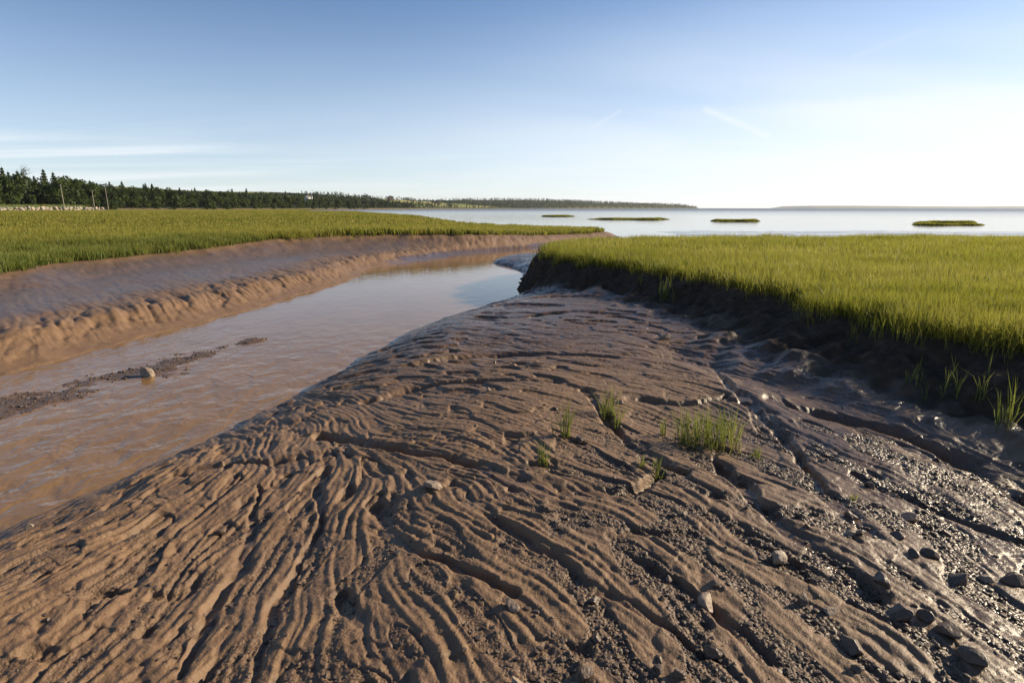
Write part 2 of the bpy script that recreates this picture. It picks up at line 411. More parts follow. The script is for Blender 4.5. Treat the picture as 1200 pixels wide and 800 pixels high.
# ------------------------------------------------------------------ materials
class NT:
    def __init__(self, name):
        self.m = bpy.data.materials.new(name); self.m.use_nodes = True
        self.t = self.m.node_tree; self.t.nodes.clear()
        self.out = self.n('ShaderNodeOutputMaterial')

    def n(self, typ, **kw):
        o = self.t.nodes.new(typ)
        for k, v in kw.items():
            if isinstance(k, str) and hasattr(o, k): setattr(o, k, v)
        return o

    def l(self, a, b): self.t.links.new(a, b)

    def attr(self, name):
        return self.n('ShaderNodeAttribute', attribute_name=name)

    def pos(self, scale=(1, 1, 1)):
        tc = self.n('ShaderNodeNewGeometry'); mp = self.n('ShaderNodeMapping'); mp.inputs['Scale'].default_value = scale
        self.l(tc.outputs['Position'], mp.inputs['Vector']); return mp.outputs[0]

    def obj(self, scale=(1, 1, 1)):
        tc = self.n('ShaderNodeTexCoord'); mp = self.n('ShaderNodeMapping'); mp.inputs['Scale'].default_value = scale
        self.l(tc.outputs['Object'], mp.inputs['Vector']); return mp.outputs[0]

    def noise(self, vec, scale, detail=4, rough=.55, dist=0):
        o = self.n('ShaderNodeTexNoise'); o.inputs['Scale'].default_value = scale; o.inputs['Detail'].default_value = detail
        o.inputs['Roughness'].default_value = rough; o.inputs['Distortion'].default_value = dist
        self.l(vec, o.inputs['Vector']); return o.outputs['Fac']

    def ramp(self, fac, stops, interp='LINEAR'):
        o = self.n('ShaderNodeValToRGB'); o.color_ramp.interpolation = interp
        e = o.color_ramp.elements
        while len(e) < len(stops): e.new(.5)
        for el, (p, c) in zip(e, stops):
            el.position = p; el.color = (*c, 1) if len(c) == 3 else c
        self.l(fac, o.inputs['Fac']); return o.outputs['Color']

    def mix(self, fac, a, b, mode='MIX'):
        o = self.n('ShaderNodeMix', data_type='RGBA', blend_type=mode)
        for v, i in ((fac, 0), (a, 6), (b, 7)):
            if hasattr(v, 'is_output'): self.l(v, o.inputs[i])
            else: o.inputs[i].default_value = v if i == 0 else (*v, 1)
        return o.outputs[2]

    def mth(self, op, a, b=0.0, c=0.0, clamp=False):
        o = self.n('ShaderNodeMath', operation=op, use_clamp=clamp)
        for i, v in enumerate((a, b, c)):
            if hasattr(v, 'is_output'): self.l(v, o.inputs[i])
            else: o.inputs[i].default_value = v
        return o.outputs[0]

    def mapr(self, v, a, b, c, d):
        o = self.n('ShaderNodeMapRange'); o.clamp = True
        self.l(v, o.inputs[0])
        for i, q in enumerate((a, b, c, d)): o.inputs[i + 1].default_value = q
        return o.outputs[0]

    def bump(self, h, strength, dist, normal=None):
        o = self.n('ShaderNodeBump'); o.inputs['Strength'].default_value = 1.0 if hasattr(strength, 'is_output') else strength; o.inputs['Distance'].default_value = dist
        if hasattr(strength, 'is_output'): self.l(strength, o.inputs['Strength'])
        self.l(h, o.inputs['Height'])
        if normal: self.l(normal, o.inputs['Normal'])
        return o.outputs[0]

    def bsdf(self, color, rough, normal=None, spec=.5, ior=1.45, **kw):
        o = self.n('ShaderNodeBsdfPrincipled')
        for v, k in ((color, 'Base Color'), (rough, 'Roughness'), (spec, 'Specular IOR Level')):
            if hasattr(v, 'is_output'): self.l(v, o.inputs[k])
            else: o.inputs[k].default_value = (*v, 1) if k == 'Base Color' else v
        o.inputs['IOR'].default_value = ior
        if normal: self.l(normal, o.inputs['Normal'])
        for k, v in kw.items(): o.inputs[k].default_value = v
        return o

    def done(self, sh):
        self.l(sh.outputs[0], self.out.inputs['Surface']); return self.m


def mat_ground():
    t = NT('tidal_mud')
    p = t.pos()
    wet, grav, marsh, tall = (t.attr(a).outputs['Fac'] for a in ('wet', 'grav', 'marsh', 'tall'))
    big = t.noise(p, 1.3, 4); mid = t.noise(p, 9, 5, .6); fine = t.noise(p, 120, 3, .6)
    dry = t.ramp(mid, [(.3, (.125, .071, .036)), (.7, (.198, .118, .061))])
    dry = t.mix(t.mapr(big, .4, .65, 0, .5), dry, (.155, .092, .052))
    damp = t.ramp(mid, [(.3, (.054, .035, .025)), (.7, (.098, .064, .044))])
    c = t.mix(wet, dry, damp)
    pebc = t.ramp(fine, [(.35, (.035, .023, .016)), (.6, (.09, .058, .038)), (.8, (.16, .11, .08))])
    c = t.mix(t.mth('MULTIPLY', grav, .75), c, pebc)
    c = t.mix(.25, c, t.ramp(fine, [(.3, (.06, .034, .018)), (.7, (.20, .118, .060))]))
    c = t.mix(t.mth('MULTIPLY', t.attr('peat_and_shade').outputs['Fac'], .85), c, t.ramp(mid, [(.3, (.016, .012, .009)), (.55, (.040, .028, .020)), (.75, (.085, .062, .042))]))  # near-black bank colour deepens the shadow there, beyond its organic tone
    straw = t.ramp(mid, [(.3, (.035, .03, .016)), (.7, (.075, .065, .03))])
    c = t.mix(marsh, c, straw)
    far = t.ramp(t.noise(t.pos((.02, .09, 1)), 1.0, 5, .6), [(.3, (.13, .14, .028)), (.5, (.18, .17, .036)), (.72, (.24, .195, .06))])
    c = t.mix(tall, c, far)
    rough = t.mth('MULTIPLY_ADD', wet, -.40, t.mapr(mid, .3, .7, .53, .68))
    rough = t.mth('MAXIMUM', rough, t.mth('MULTIPLY', t.mth('MAXIMUM', t.mth('MAXIMUM', marsh, tall), t.attr('peat_and_shade').outputs['Fac']), .92))
    rough = t.mth('MULTIPLY', rough, t.mapr(t.attr('film').outputs['Fac'], 0, 1, 1, .35))
    hb = t.mth('ADD', t.mth('MULTIPLY', t.noise(p, 45, 4, .65), 1.0), t.mth('MULTIPLY', fine, .35))
    nb = t.bump(t.noise(p, 320, 2, .6), .5, .004)
    nb = t.bump(hb, t.mth('MULTIPLY_ADD', wet, -.30, .55), .012, nb)
    vor = t.n('ShaderNodeTexVoronoi'); vor.inputs['Scale'].default_value = 75; t.l(p, vor.inputs['Vector'])
    nb = t.bump(vor.outputs['Distance'], t.mth('MULTIPLY_ADD', grav, .75, .08), -.010, nb)
    nb = t.bump(t.noise(t.pos((.6, 1, 1)), 3, 5, .7), t.mth('MULTIPLY', tall, .9), .25, nb)
    spec = t.mth('MULTIPLY', t.mth('SUBTRACT', 1.0, t.mth('MAXIMUM', t.mth('MAXIMUM', marsh, tall), t.mth('MULTIPLY', t.attr('peat_and_shade').outputs['Fac'], .7))), .5)
    return t.done(t.bsdf(c, rough, nb, spec))


def mat_water():
    t = NT('muddy_water')
    p = t.pos()
    geo = t.n('ShaderNodeSeparateXYZ'); t.l(p, geo.inputs[0])
    y = geo.outputs['Y']
    silt = t.ramp(t.noise(p, 1.2, 4), [(.3, (.170, .096, .038)), (.7, (.210, .122, .052))])
    rif = t.mapr(y, 4.0, 10.5, 1.0, .10)                       # the shallow riffle below the gravel bar
    a = t.noise(t.pos((1.0, .62, 1)), 4.2, 3, .5, .4); b = t.noise(t.pos((1.3, .8, 1)), 15, 2, .5, .3)
    n = t.bump(a, t.mth('MULTIPLY', rif, .30), .14)
    n = t.bump(b, t.mth('MULTIPLY_ADD', rif, .07, .025), .03, n)
    return t.done(t.bsdf(silt, .07, n, .5, 1.33))


def mat_sea():
    t = NT('bay_water')
    p = t.pos()
    ln = t.n('ShaderNodeVectorMath', operation='LENGTH'); t.l(p, ln.inputs[0])
    d = ln.outputs['Value']
    c = t.mix(t.mapr(d, 60, 900, 0, 1), (.12, .085, .06), (.075, .075, .07))
    rough = t.mapr(d, 150, 700, .08, .34)
    n = t.bump(t.noise(t.pos((.35, 1, 1)), 1.4, 5, .6), t.mapr(d, 60, 400, .04, .5), .10)
    n = t.bump(t.noise(t.pos((.02, .06, 1)), 1.0, 3, .6), t.mapr(d, 150, 600, .0, .12), 1.5, n)
    return t.done(t.bsdf(c, rough, n, .5, 1.33))


def mat_leafy(name, ramp_, back=.45, rough=.55, attr='tint', spec=.25):
    t = NT(name)
    f = t.attr(attr).outputs['Fac']
    c = t.ramp(f, ramp_)
    b = t.bsdf(c, rough, None, spec)
    tr = t.n('ShaderNodeBsdfTranslucent'); t.l(t.mix(.35, c, (.16, .17, .02)), tr.inputs['Color'])
    mx = t.n('ShaderNodeMixShader'); mx.inputs[0].default_value = back
    t.l(b.outputs[0], mx.inputs[1]); t.l(tr.outputs[0], mx.inputs[2])
    return t.done(mx)


def mat_blade(name, foot, low, top, alt, back=.45):
    """grass blade: straw-coloured foot to green tip, tint varies from blade to blade"""
    t = NT(name)
    h = t.attr('along').outputs['Fac']; f = t.attr('tint').outputs['Fac']
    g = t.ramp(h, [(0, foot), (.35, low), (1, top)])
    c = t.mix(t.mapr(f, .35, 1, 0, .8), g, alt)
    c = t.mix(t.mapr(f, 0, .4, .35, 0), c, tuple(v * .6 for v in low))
    b = t.bsdf(c, .5, None, .3)
    tr = t.n('ShaderNodeBsdfTranslucent'); t.l(c, tr.inputs['Color'])
    mx = t.n('ShaderNodeMixShader'); mx.inputs[0].default_value = back
    t.l(b.outputs[0], mx.inputs[1]); t.l(tr.outputs[0], mx.inputs[2])
    return t.done(mx)


def mat_stone(name, a, b, rough=.6, scale=14):
    t = NT(name)
    p = t.obj()
    oi = t.n('ShaderNodeObjectInfo')
    n = t.noise(p, scale, 5, .6); f = t.noise(p, scale * 9, 3, .6)
    c = t.ramp(n, [(.3, a), (.7, b)])
    c = t.mix(.3, c, t.ramp(f, [(.35, tuple(v * .5 for v in a)), (.65, b)]))
    c = t.mix(t.mapr(oi.outputs['Random'], 0, 1, 0, .35), c, (.13, .075, .05))
    nb = t.bump(t.mth('ADD', n, t.mth('MULTIPLY', f, .4)), .5, .012)
    return t.done(t.bsdf(c, rough, nb, .45))


def mat_plain(name, a, b, rough=.8, scale=3.0, spec=.3):
    t = NT(name)
    c = t.ramp(t.noise(t.obj(), scale, 5, .6), [(.3, a), (.7, b)])
    return t.done(t.bsdf(c, rough, None, spec))


M_GROUND, M_CREEK, M_SEA = mat_ground(), mat_water(), mat_sea()
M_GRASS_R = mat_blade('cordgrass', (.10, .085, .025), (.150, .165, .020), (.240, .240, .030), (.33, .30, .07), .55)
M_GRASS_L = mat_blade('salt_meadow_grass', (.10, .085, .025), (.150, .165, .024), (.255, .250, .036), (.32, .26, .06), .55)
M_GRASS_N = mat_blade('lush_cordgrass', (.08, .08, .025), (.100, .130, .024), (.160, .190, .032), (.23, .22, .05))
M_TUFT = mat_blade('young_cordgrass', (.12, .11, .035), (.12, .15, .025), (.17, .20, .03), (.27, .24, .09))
M_STONE = mat_stone('wet_stone', (.045, .032, .024), (.115, .082, .060), .45)
M_PALE = mat_stone('pale_stone', (.17, .125, .09), (.36, .29, .22), .6)
M_GRAVEL = mat_stone('gravel_stone', (.035, .024, .018), (.12, .082, .058), .5, 20)


# ------------------------------------------------------------------ ground sheet
def build_ground():
    rs = np.concatenate([np.linspace(.25, 1.2, 36, endpoint=False), np.exp(np.arange(math.log(1.2), math.log(16), .0027)),
                         np.exp(np.arange(math.log(16), math.log(110), .008)), np.exp(np.arange(math.log(110), math.log(21000), .05)), [21000]])
    az = np.concatenate([np.linspace(-53, 53, 1200), np.linspace(53, 307, 92)[1:-1]])
    A, RR = np.meshgrid(np.radians(az), rs)
    X, Y = RR * np.sin(A), RR * np.cos(A)
    d = terrain(X.ravel(), Y.ravel())
    nr, na = X.shape
    V = np.stack([X.ravel(), Y.ravel(), d['z']], 1)
    i = np.arange(nr - 1)[:, None] * na; j = np.arange(na)[None]; j2 = (j + 1) % na
    F = np.stack([i + j, i + na + j, i + na + j2, i + j2], -1).reshape(-1, 4)[:, ::-1]
    c = len(V)
    V = np.vstack([V, [[0, 0, d['z'][:na].mean()]]])
    F3 = np.stack([np.full(na, c), np.arange(na), (np.arange(na) + 1) % na], 1)[:, ::-1]
    at = {k: np.append(d[k], 0) for k in ('wet', 'grav', 'marsh', 'tall', 'peat_and_shade', 'film')}
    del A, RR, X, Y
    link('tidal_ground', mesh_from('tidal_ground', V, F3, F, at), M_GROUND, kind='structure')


build_ground()
print('ground', time.time() - T0)


def sheet(name, pts, z, mat):
    V = [(a, b, z) for a, b in pts]
    me = bpy.data.meshes.new(name); me.from_pydata(V, [], [list(range(len(V)))]); me.update()
    return link(name, me, mat, kind='structure')


sheet('creek', [(-14, -14), (2, -14), (2, 27), (4, 31.5), (3, 36), (-14, 31)], 0.0, M_CREEK)
sheet('bay', [(-21500, -21500), (21500, -21500), (21500, 21500), (-21500, 21500)], -.03, M_SEA)


# ------------------------------------------------------------------ grass
def blades(x, y, z, h, w, lean=.25, rg=RNG, bias=0.0):
    n = len(x)
    la, fa = rg.uniform(0, 2 * math.pi, n), rg.uniform(0, 2 * math.pi, n)
    le = np.abs(rg.normal(0, lean, n)) + .04
    L = np.stack([np.cos(la), np.sin(la), np.zeros(n)], 1) * (le * h)[:, None]
    W = np.stack([np.cos(fa), np.sin(fa), np.zeros(n)], 1) * (w / 2)[:, None]
    B = np.stack([x, y, z - .03], 1); U = np.zeros((n, 3)); U[:, 2] = h
    mid = B + U * .55 + L * .35
    tip = B + U * (1 - .25 * le[:, None] ** 1) + L
    V = np.stack([B - W * .8, B + W * .8, mid - W, mid + W, tip], 1).reshape(-1, 3)
    k = np.arange(n)[:, None] * 5
    F4 = k + np.array([[0, 1, 3, 2]]); F3 = k + np.array([[2, 3, 4]])
    tint = np.repeat(np.clip(rg.normal(.5, .22, n) + bias, 0, 1), 5)
    along = np.tile(np.array([0, 0, .55, .55, 1.0]), n)
    return V, F3, F4, tint, along


def join(parts):
    V, F3, F4, ti, al = [], [], [], [], []
    o = 0
    for a, b, c, d, e in parts:
        V.append(a); F3.append(b + o); F4.append(c + o); ti.append(d); al.append(e); o += len(a)
    return np.vstack(V), np.vstack(F3), np.vstack(F4), np.concatenate(ti), np.concatenate(al)


def grass_obj(name, parts, mat, parent=None, **props):
    V, F3, F4, ti, al = join(parts)
    return link(name, mesh_from(name, V, F3, F4, {'tint': ti, 'along': al}, False), mat, parent, **props)


def scatter_wedge(r0, r1, a0, a1, n, rg):
    r = np.sqrt(rg.uniform(r0 * r0, r1 * r1, n)); a = np.radians(rg.uniform(a0, a1, n))
    return r * np.sin(a), r * np.cos(a), r


def field(name, mat, key, spec, label, off=0.0, hscale=1.0):
    """spec rows: r0, r1, az0, az1, stems per m2, height, blade width, leaves per stem"""
    rg = np.random.default_rng(77)
    parts = []
    for r0, r1, a0, a1, dens, h, w, lv in spec:
        n = int((r1 * r1 - r0 * r0) / 2 * R(a1 - a0) * dens)
        x, y, r = scatter_wedge(r0, r1, a0, a1, n, rg)
        d = terrain(x, y)
        e = d[key]
        ok = (e > -.02 - off - .22 * rg.random(n) ** 3 - .28 * sstep(.15, .6, fbm(x * 1.9, y * 1.9, 2, 8)) * rg.random(n)) & (d['z'] > .35)
        edge = sstep(-.25, .35, e[ok])
        x, y, z = x[ok], y[ok], d['z'][ok]
        hh = h * hscale * (.72 + .28 * edge) * (1 + .22 * fbm(x * .9, y * .9, 3, 7)) * rg.uniform(.82, 1.1, len(x))
        for k in range(lv):
            jx, jy = rg.normal(0, .012, len(x)), rg.normal(0, .012, len(x))
            parts.append(blades(x + jx, y + jy, z, hh * rg.uniform(.78, 1.0, len(x)), w * rg.uniform(.7, 1.3, len(x)), .22 if k == 0 else .34, rg, .55 * fbm(x * .45, y * .45, 3, 14) + .25 * fbm(x * 2.2, y * 2.2, 2, 15)))
    return grass_obj(name, parts, mat, kind='stuff', label=label)


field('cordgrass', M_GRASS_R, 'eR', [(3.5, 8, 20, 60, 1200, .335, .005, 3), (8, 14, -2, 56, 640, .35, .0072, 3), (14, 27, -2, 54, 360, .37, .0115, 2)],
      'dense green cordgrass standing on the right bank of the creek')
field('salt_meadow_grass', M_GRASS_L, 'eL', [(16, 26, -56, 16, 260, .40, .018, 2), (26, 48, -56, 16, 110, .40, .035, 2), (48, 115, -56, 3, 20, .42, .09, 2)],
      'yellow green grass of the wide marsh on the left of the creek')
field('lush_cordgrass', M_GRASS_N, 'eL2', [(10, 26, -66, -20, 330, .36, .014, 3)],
      'darker green grass fringe on the lower step of the left marsh')
print('grass', time.time() - T0)

# ------------------------------------------------------------------ stones
def ico(sub):
    t = (1 + 5 ** .5) / 2
    V = np.array([(-1, t, 0), (1, t, 0), (-1, -t, 0), (1, -t, 0), (0, -1, t), (0, 1, t), (0, -1, -t), (0, 1, -t), (t, 0, -1), (t, 0, 1), (-t, 0, -1), (-t, 0, 1)], float)
    F = [(0, 11, 5), (0, 5, 1), (0, 1, 7), (0, 7, 10), (0, 10, 11), (1, 5, 9), (5, 11, 4), (11, 10, 2), (10, 7, 6), (7, 1, 8),
         (3, 9, 4), (3, 4, 2), (3, 2, 6), (3, 6, 8), (3, 8, 9), (4, 9, 5), (2, 4, 11), (6, 2, 10), (8, 6, 7), (9, 8, 1)]
    V /= np.linalg.norm(V[0])
    V = [tuple(v) for v in V]
    for _ in range(sub):
        cache, G = {}, []

        def mid(a, b):
            k = (min(a, b), max(a, b))
            if k not in cache:
                m = np.array(V[a]) + np.array(V[b]); V.append(tuple(m / np.linalg.norm(m))); cache[k] = len(V) - 1
            return cache[k]
        for a, b, c in F:
            x, y, z = mid(a, b), mid(b, c), mid(c, a)
            G += [(a, x, z), (b, y, x), (c, z, y), (x, y, z)]
        F = G
    return np.array(V), np.array(F)


ICO = {k: ico(k) for k in (0, 1, 2, 4)}


def stone_verts(sub, rg, cuts=9, rough=.05):
    """a ball cut by random planes, so that it has facets and worn edges"""
    V = ICO[sub][0].copy()
    for _ in range(cuts):
        n = rg.normal(size=3); n /= np.linalg.norm(n)
        d = rg.uniform(.42, .82)
        s = V @ n
        over = np.maximum(s - d, 0)
        V -= np.outer(over * .93, n)
    if rough:
        V *= 1 + rough * (fbm(V[:, 0] * 2.2 + 9, V[:, 1] * 2.2 + V[:, 2] * 1.7, 3, int(rg.integers(1e6))))[:, None]
    return V


def make_stone(pt, width, flat, mat, label, seed, tall=1.0, sink=.55):
    rg = np.random.default_rng(seed)
    V = stone_verts(4, rg, int(rg.integers(9, 15)), .09)
    V *= np.array([1, rg.uniform(.65, .9), flat]) * width / 2
    a = rg.uniform(0, math.pi); tl = rg.uniform(-.3, .3)
    c, s = math.cos(tl), math.sin(tl)
    V = V @ np.array([[c, 0, s], [0, 1, 0], [-s, 0, c]])
    c, s = math.cos(a), math.sin(a)
    V = V @ np.array([[c, s, 0], [-s, c, 0], [0, 0, 1]])
    V[:, 2] -= V[:, 2].min() * (1 - sink) + 0
    V[:, 2] -= 0
    o = link('stone', mesh_from('stone', V, ICO[4][1], None, None, True), mat, None, label=label, category='stone', group='stones lying on the mud')
    o.location = (pt[0], pt[1], pt[2] - sink * V[:, 2].max() * .35)
    return o


# pixel of the foot, width in pixels, flatness, material (D dark, P pale), label
STONES = [
    (910, 656, 24, .85, 'P', 'pale rounded stone with a bright facet, alone on the smooth mud right of centre'),
    (826, 713, 36, .8, 'P', 'large angular stone with a sunlit right face beside a gravel rill'),
    (840, 684, 17, .6, 'D', 'small dark stone just above the large angular sunlit stone'),
    (838, 764, 27, .7, 'D', 'blocky brown stone in the gravel below the large angular stone'),
    (941, 706, 18, 1.0, 'D', 'dark pointed stone upright on the mud right of centre'),
    (998, 607, 18, .7, 'D', 'dark smooth stone at the upper end of the gravel fan'),
    (996, 626, 13, .8, 'P', 'small light stone touching a dark one on the gravel fan'),
    (1007, 624, 13, .8, 'D', 'small dark stone touching a light one on the gravel fan'),
    (1068, 608, 24, .55, 'D', 'flat dark stone nearest the long dark cut under the bank'),
    (1053, 627, 17, .55, 'D', 'flat dark stone just below the flattest stone near the cut'),
    (1107, 626, 14, .8, 'D', 'small dark stone with a light chip on the right of the gravel fan'),
    (1125, 683, 24, .8, 'D', 'dark pyramid shaped stone on the glistening gravel at the right'),
    (1156, 679, 13, .8, 'P', 'small light stone beside the dark pyramid shaped stone'),
    (1188, 682, 24, .75, 'D', 'rounded dark stone at the right edge with a light top'),
    (1053, 720, 30, .6, 'D', 'broad dark slab stone in the middle of the glistening gravel'),
    (1085, 724, 18, .8, 'D', 'steep dark stone right beside the broad dark slab stone'),
    (1108, 739, 28, .5, 'D', 'long low dark stone lying below the steep dark stone'),
    (999, 757, 30, .6, 'D', 'broad low brown stone with a bright right end on the gravel'),
    (973, 716, 15, .8, 'P', 'light speckled stone between the pointed stone and the broad slab'),
    (1010, 714, 15, .6, 'D', 'small low dark stone left of the broad dark slab'),
    (938, 606, 11, .8, 'D', 'small round stone on smooth mud left of the gravel fan'),
    (947, 616, 10, .7, 'D', 'tiny dark stone just below a small round one on smooth mud'),
    (1031, 680, 26, .5, 'D', 'flat dark stone with a long shadow above the gravel centre'),
    (1038, 696, 13, .7, 'D', 'small dark stone just below the flat long shadowed stone'),
    (1069, 649, 17, .6, 'D', 'low brown stone, left one of a pair in the upper gravel'),
    (1089, 651, 17, .7, 'D', 'low dark stone, right one of a pair in the upper gravel'),
    (1024, 593, 15, .6, 'D', 'flat brown stone at the top of the glistening rills'),
    (1020, 571, 13, .7, 'D', 'topmost small stone of the gravel fan below the shining rill'),
    (1140, 770, 30, .55, 'D', 'large dark flat stone low in the lower right corner'),
    (1006, 783, 16, .7, 'D', 'small brown stone below the broad low stone with the bright end'),
    (600, 710, 22, .95, 'P', 'pale round stone casting a long shadow on the lower middle mud'),
    (508, 570, 28, .5, 'P', 'pale tilted flat slab at the head of the middle rills'),
    (608, 806, 30, 1.0, 'P', 'pale stone cut off by the lower edge of the view'),
    (687, 790, 24, .55, 'D', 'low brown stone near the lower edge right of the pale cut off stone'),
    (699, 750, 18, .7, 'D', 'round dark stone half sunk in mud, lower middle'),
    (696, 706, 20, .6, 'D', 'dark wet stone at the edge of a rill, right of the pale round stone'),
    (690, 676, 10, .8, 'D', 'tiny dark stone in the middle of a smooth mud lobe'),
    (785, 680, 13, .8, 'P', 'small light stone on dark gravel left of the large angular stone'),
    (746, 681, 10, .7, 'D', 'tiny brown stone left of the small light stone on gravel'),
    (776, 701, 9, .8, 'D', 'tiny round stone left of the large angular sunlit stone'),
    (482, 686, 14, .7, 'D', 'small rounded brown stone between broken lumps, lower left of centre'),
    (773, 773, 15, .7, 'D', 'uppermost of three dark stones clustered near the lower edge'),
    (772, 786, 19, .7, 'D', 'middle stone of three dark stones clustered near the lower edge'),
    (795, 790, 20, .8, 'D', 'lowest stone of three dark stones clustered near the lower edge'),
    (257, 626, 14, .7, 'D', 'lone brown stone set in the ridged mud at the left'),
    (36, 618, 9, .9, 'P', 'tiny light stone on the creek edge at the far left'),
    (680, 518, 16, .75, 'D', 'dark round stone beside thin grass shoots in the middle of the mud'),
    (651, 480, 10, .9, 'D', 'small dark stone in a shallow rill above the thin grass shoots'),
    (727, 472, 10, .8, 'P', 'small light stone beside a grass shoot above the big tuft'),
    (573, 458, 7, 1.5, 'P', 'thin upright light stone sticking out of a far rill'),
    (580, 425, 8, .8, 'D', 'small brown stone on the crest of a far mud ridge'),
    (618, 430, 7, .8, 'P', 'tiny light stone in a groove of the far mud'),
    (780, 397, 17, .8, 'P', 'bright white stone beside the dark hole at the end of a groove'),
    (172, 440, 16, 1.0, 'P', 'pointed reddish stone standing on the gravel bar in the creek'),
    (865, 560, 9, .8, 'D', 'small dark stone below the big grass tuft'),
    (720, 560, 8, .7, 'D', 'small dark stone in the shaded cut left of the grass tuft'),
]
pts, dist = on_ground([s[:2] for s in STONES])
for k, (s, p, d) in enumerate(zip(STONES, pts, dist)):
    make_stone(p, s[2] / FPX * d * .92, s[3], M_STONE if s[4] == 'D' else M_PALE, s[5], 300 + k)


def pebbles():
    """gravel washed into the rills and over the right side, one mass"""
    rg = np.random.default_rng(5)
    n = 330000
    x = rg.uniform(-1.9, 4.2, n); y = 1.25 + rg.random(n) ** 1.5 * 3.6
    d = terrain(x, y)
    pr = d['grav'] ** 1.5 * .85 * (.20 + .22 * sstep(.6, 2, x)) * (.65 + .7 * fbm(x * 2.6, y * 2.6, 2, 13)) + .006 * d['mud'] + .07 * d['floor'] * d['mud'] * sstep(3.4, 2, y) * sstep(-1.5, .5, x)
    keep = (rg.random(n) < pr) & (d['eR'] < -1.3)
    x, y, z = x[keep], y[keep], d['z'][keep]
    xb = rg.uniform(-7.5, -2.8, 30000); yb = rg.uniform(4.2, 9.6, 30000)
    db = terrain(xb, yb)
    kb = (rg.random(len(xb)) < db['bar'] * .35) & (db['z'] > -.022)
    sz = np.concatenate([.0022 + .0105 * rg.random(len(x)) ** 5 + .0022 * rg.random(len(x)), .006 + .020 * rg.random(kb.sum()) ** 4])
    x, y, z = np.concatenate([x, xb[kb]]), np.concatenate([y, yb[kb]]), np.concatenate([z, db['z'][kb]])
    big = sz > .0052
    groups = []
    for sub, sel in ((0, ~big), (1, big)):
        groups.append(pebble_mass(sub, x[sel], y[sel], z[sel], sz[sel], rg))
    V = np.vstack([g[0] for g in groups]); F = np.vstack([groups[0][1], groups[1][1] + len(groups[0][0])])
    link('gravel', mesh_from('gravel', V, F, None, None, False), M_GRAVEL, kind='stuff', label='fine wet gravel strewn over the mud and the creek bar')
    print('pebbles', len(x), big.sum())


def pebble_mass(sub, x, y, z, sz, rg):
    V0, F0 = ICO[sub]
    base = [stone_verts(sub, rg, 6, 0) for _ in range(12)]
    m = len(x)
    which = rg.integers(0, 12, m)
    B = np.stack(base)[which]
    B = B * (sz[:, None] * np.stack([rg.uniform(.8, 1.4, m), rg.uniform(.7, 1.1, m), rg.uniform(.45, .85, m)], 1))[:, None, :]
    a = rg.uniform(0, 6.28, m); c, s = np.cos(a)[:, None], np.sin(a)[:, None]
    V = np.stack([B[..., 0] * c - B[..., 1] * s + x[:, None], B[..., 0] * s + B[..., 1] * c + y[:, None], B[..., 2] + (z + sz * .15)[:, None]], -1)
    F = (np.arange(m) * len(V0))[:, None, None] + F0[None]
    return V.reshape(-1, 3), F.reshape(-1, 3)


pebbles()

# ------------------------------------------------------------------ single grass tufts on the mud
# pixel of the foot, height px, radius px, stems, label
TUFTS = [
    (836, 520, 54, 27, 44, 'largest green grass tuft standing on the open mud'),
    (806, 520, 56, 14, 22, 'looser grass tuft touching the left side of the largest tuft'),
    (664, 512, 58, 9, 12, 'thin sparse grass tuft beside the dark round stone'),
    (712, 492, 52, 8, 12, 'tall thin grass shoots above the dark cut, left of the big tuft'),
    (724, 497, 40, 5, 6, 'short thin shoots right beside the tall thin grass shoots'),
    (637, 543, 40, 6, 8, 'thin pair of shoots standing lower than the other sparse tufts'),
    (776, 508, 30, 5, 6, 'small wispy shoots just left of the big grass tuft'),
    (886, 536, 24, 6, 7, 'little grass shoots right of the big grass tuft'),
    (769, 562, 34, 6, 7, 'short grass shoots at the end of the middle cut'),
    (752, 545, 22, 4, 5, 'tiny grass shoots on the rim of the middle cut'),
    (1178, 500, 58, 9, 9, 'tall lit grass shoots on the shaded bank at the right edge'),
    (1150, 468, 32, 6, 5, 'short grass shoots above the tall lit ones on the bank'),
    (1110, 458, 34, 20, 9, 'dim green grass patch in the shade of the right bank'),
    (1076, 446, 28, 13, 6, 'dim thin grass patch left of the larger shaded patch'),
    (779, 350, 26, 8, 16, 'pale grass clump slumped down the far bank'),
    (773, 322, 26, 11, 26, 'bright grass clump hanging over the rim of the far bank'),
    (868, 330, 24, 10, 20, 'yellowish grass clump on the rim of the shaded bank'),
    (1042, 378, 30, 12, 20, 'grass clump drooping from the rim in the middle of the bank'),
    (1000, 585, 16, 4, 5, 'tiny green shoot among the shining rills'),
]
tp, td = on_ground([t[:2] for t in TUFTS])
for k, (t, p, d) in enumerate(zip(TUFTS, tp, td)):
    rg = np.random.default_rng(900 + k)
    rad, hh, n = t[3] / FPX * d, t[2] / FPX * d, t[4]
    x, y = p[0] + rg.normal(0, rad * .5, n), p[1] + rg.normal(0, rad * .5, n)
    z = hgt(x, y)
    parts = []
    for q in range(4):
        f = rg.uniform(.3, .95, n) if q else rg.uniform(.8, 1.0, n)
        parts.append(blades(x + rg.normal(0, .006, n), y + rg.normal(0, .006, n), z, hh * f, np.full(n, min(.0055, .0026 + .0006 * d)), .2 if q < 2 else .38, rg))
    V, F3, F4, ti, al = join(parts)
    V -= p
    o = link('grass_tuft', mesh_from('grass_tuft', V, F3, F4, {'tint': ti, 'along': al}, False), M_TUFT, None, label=t[5], category='grass tuft', group='grass tufts on the mud and bank')
    o.location = p

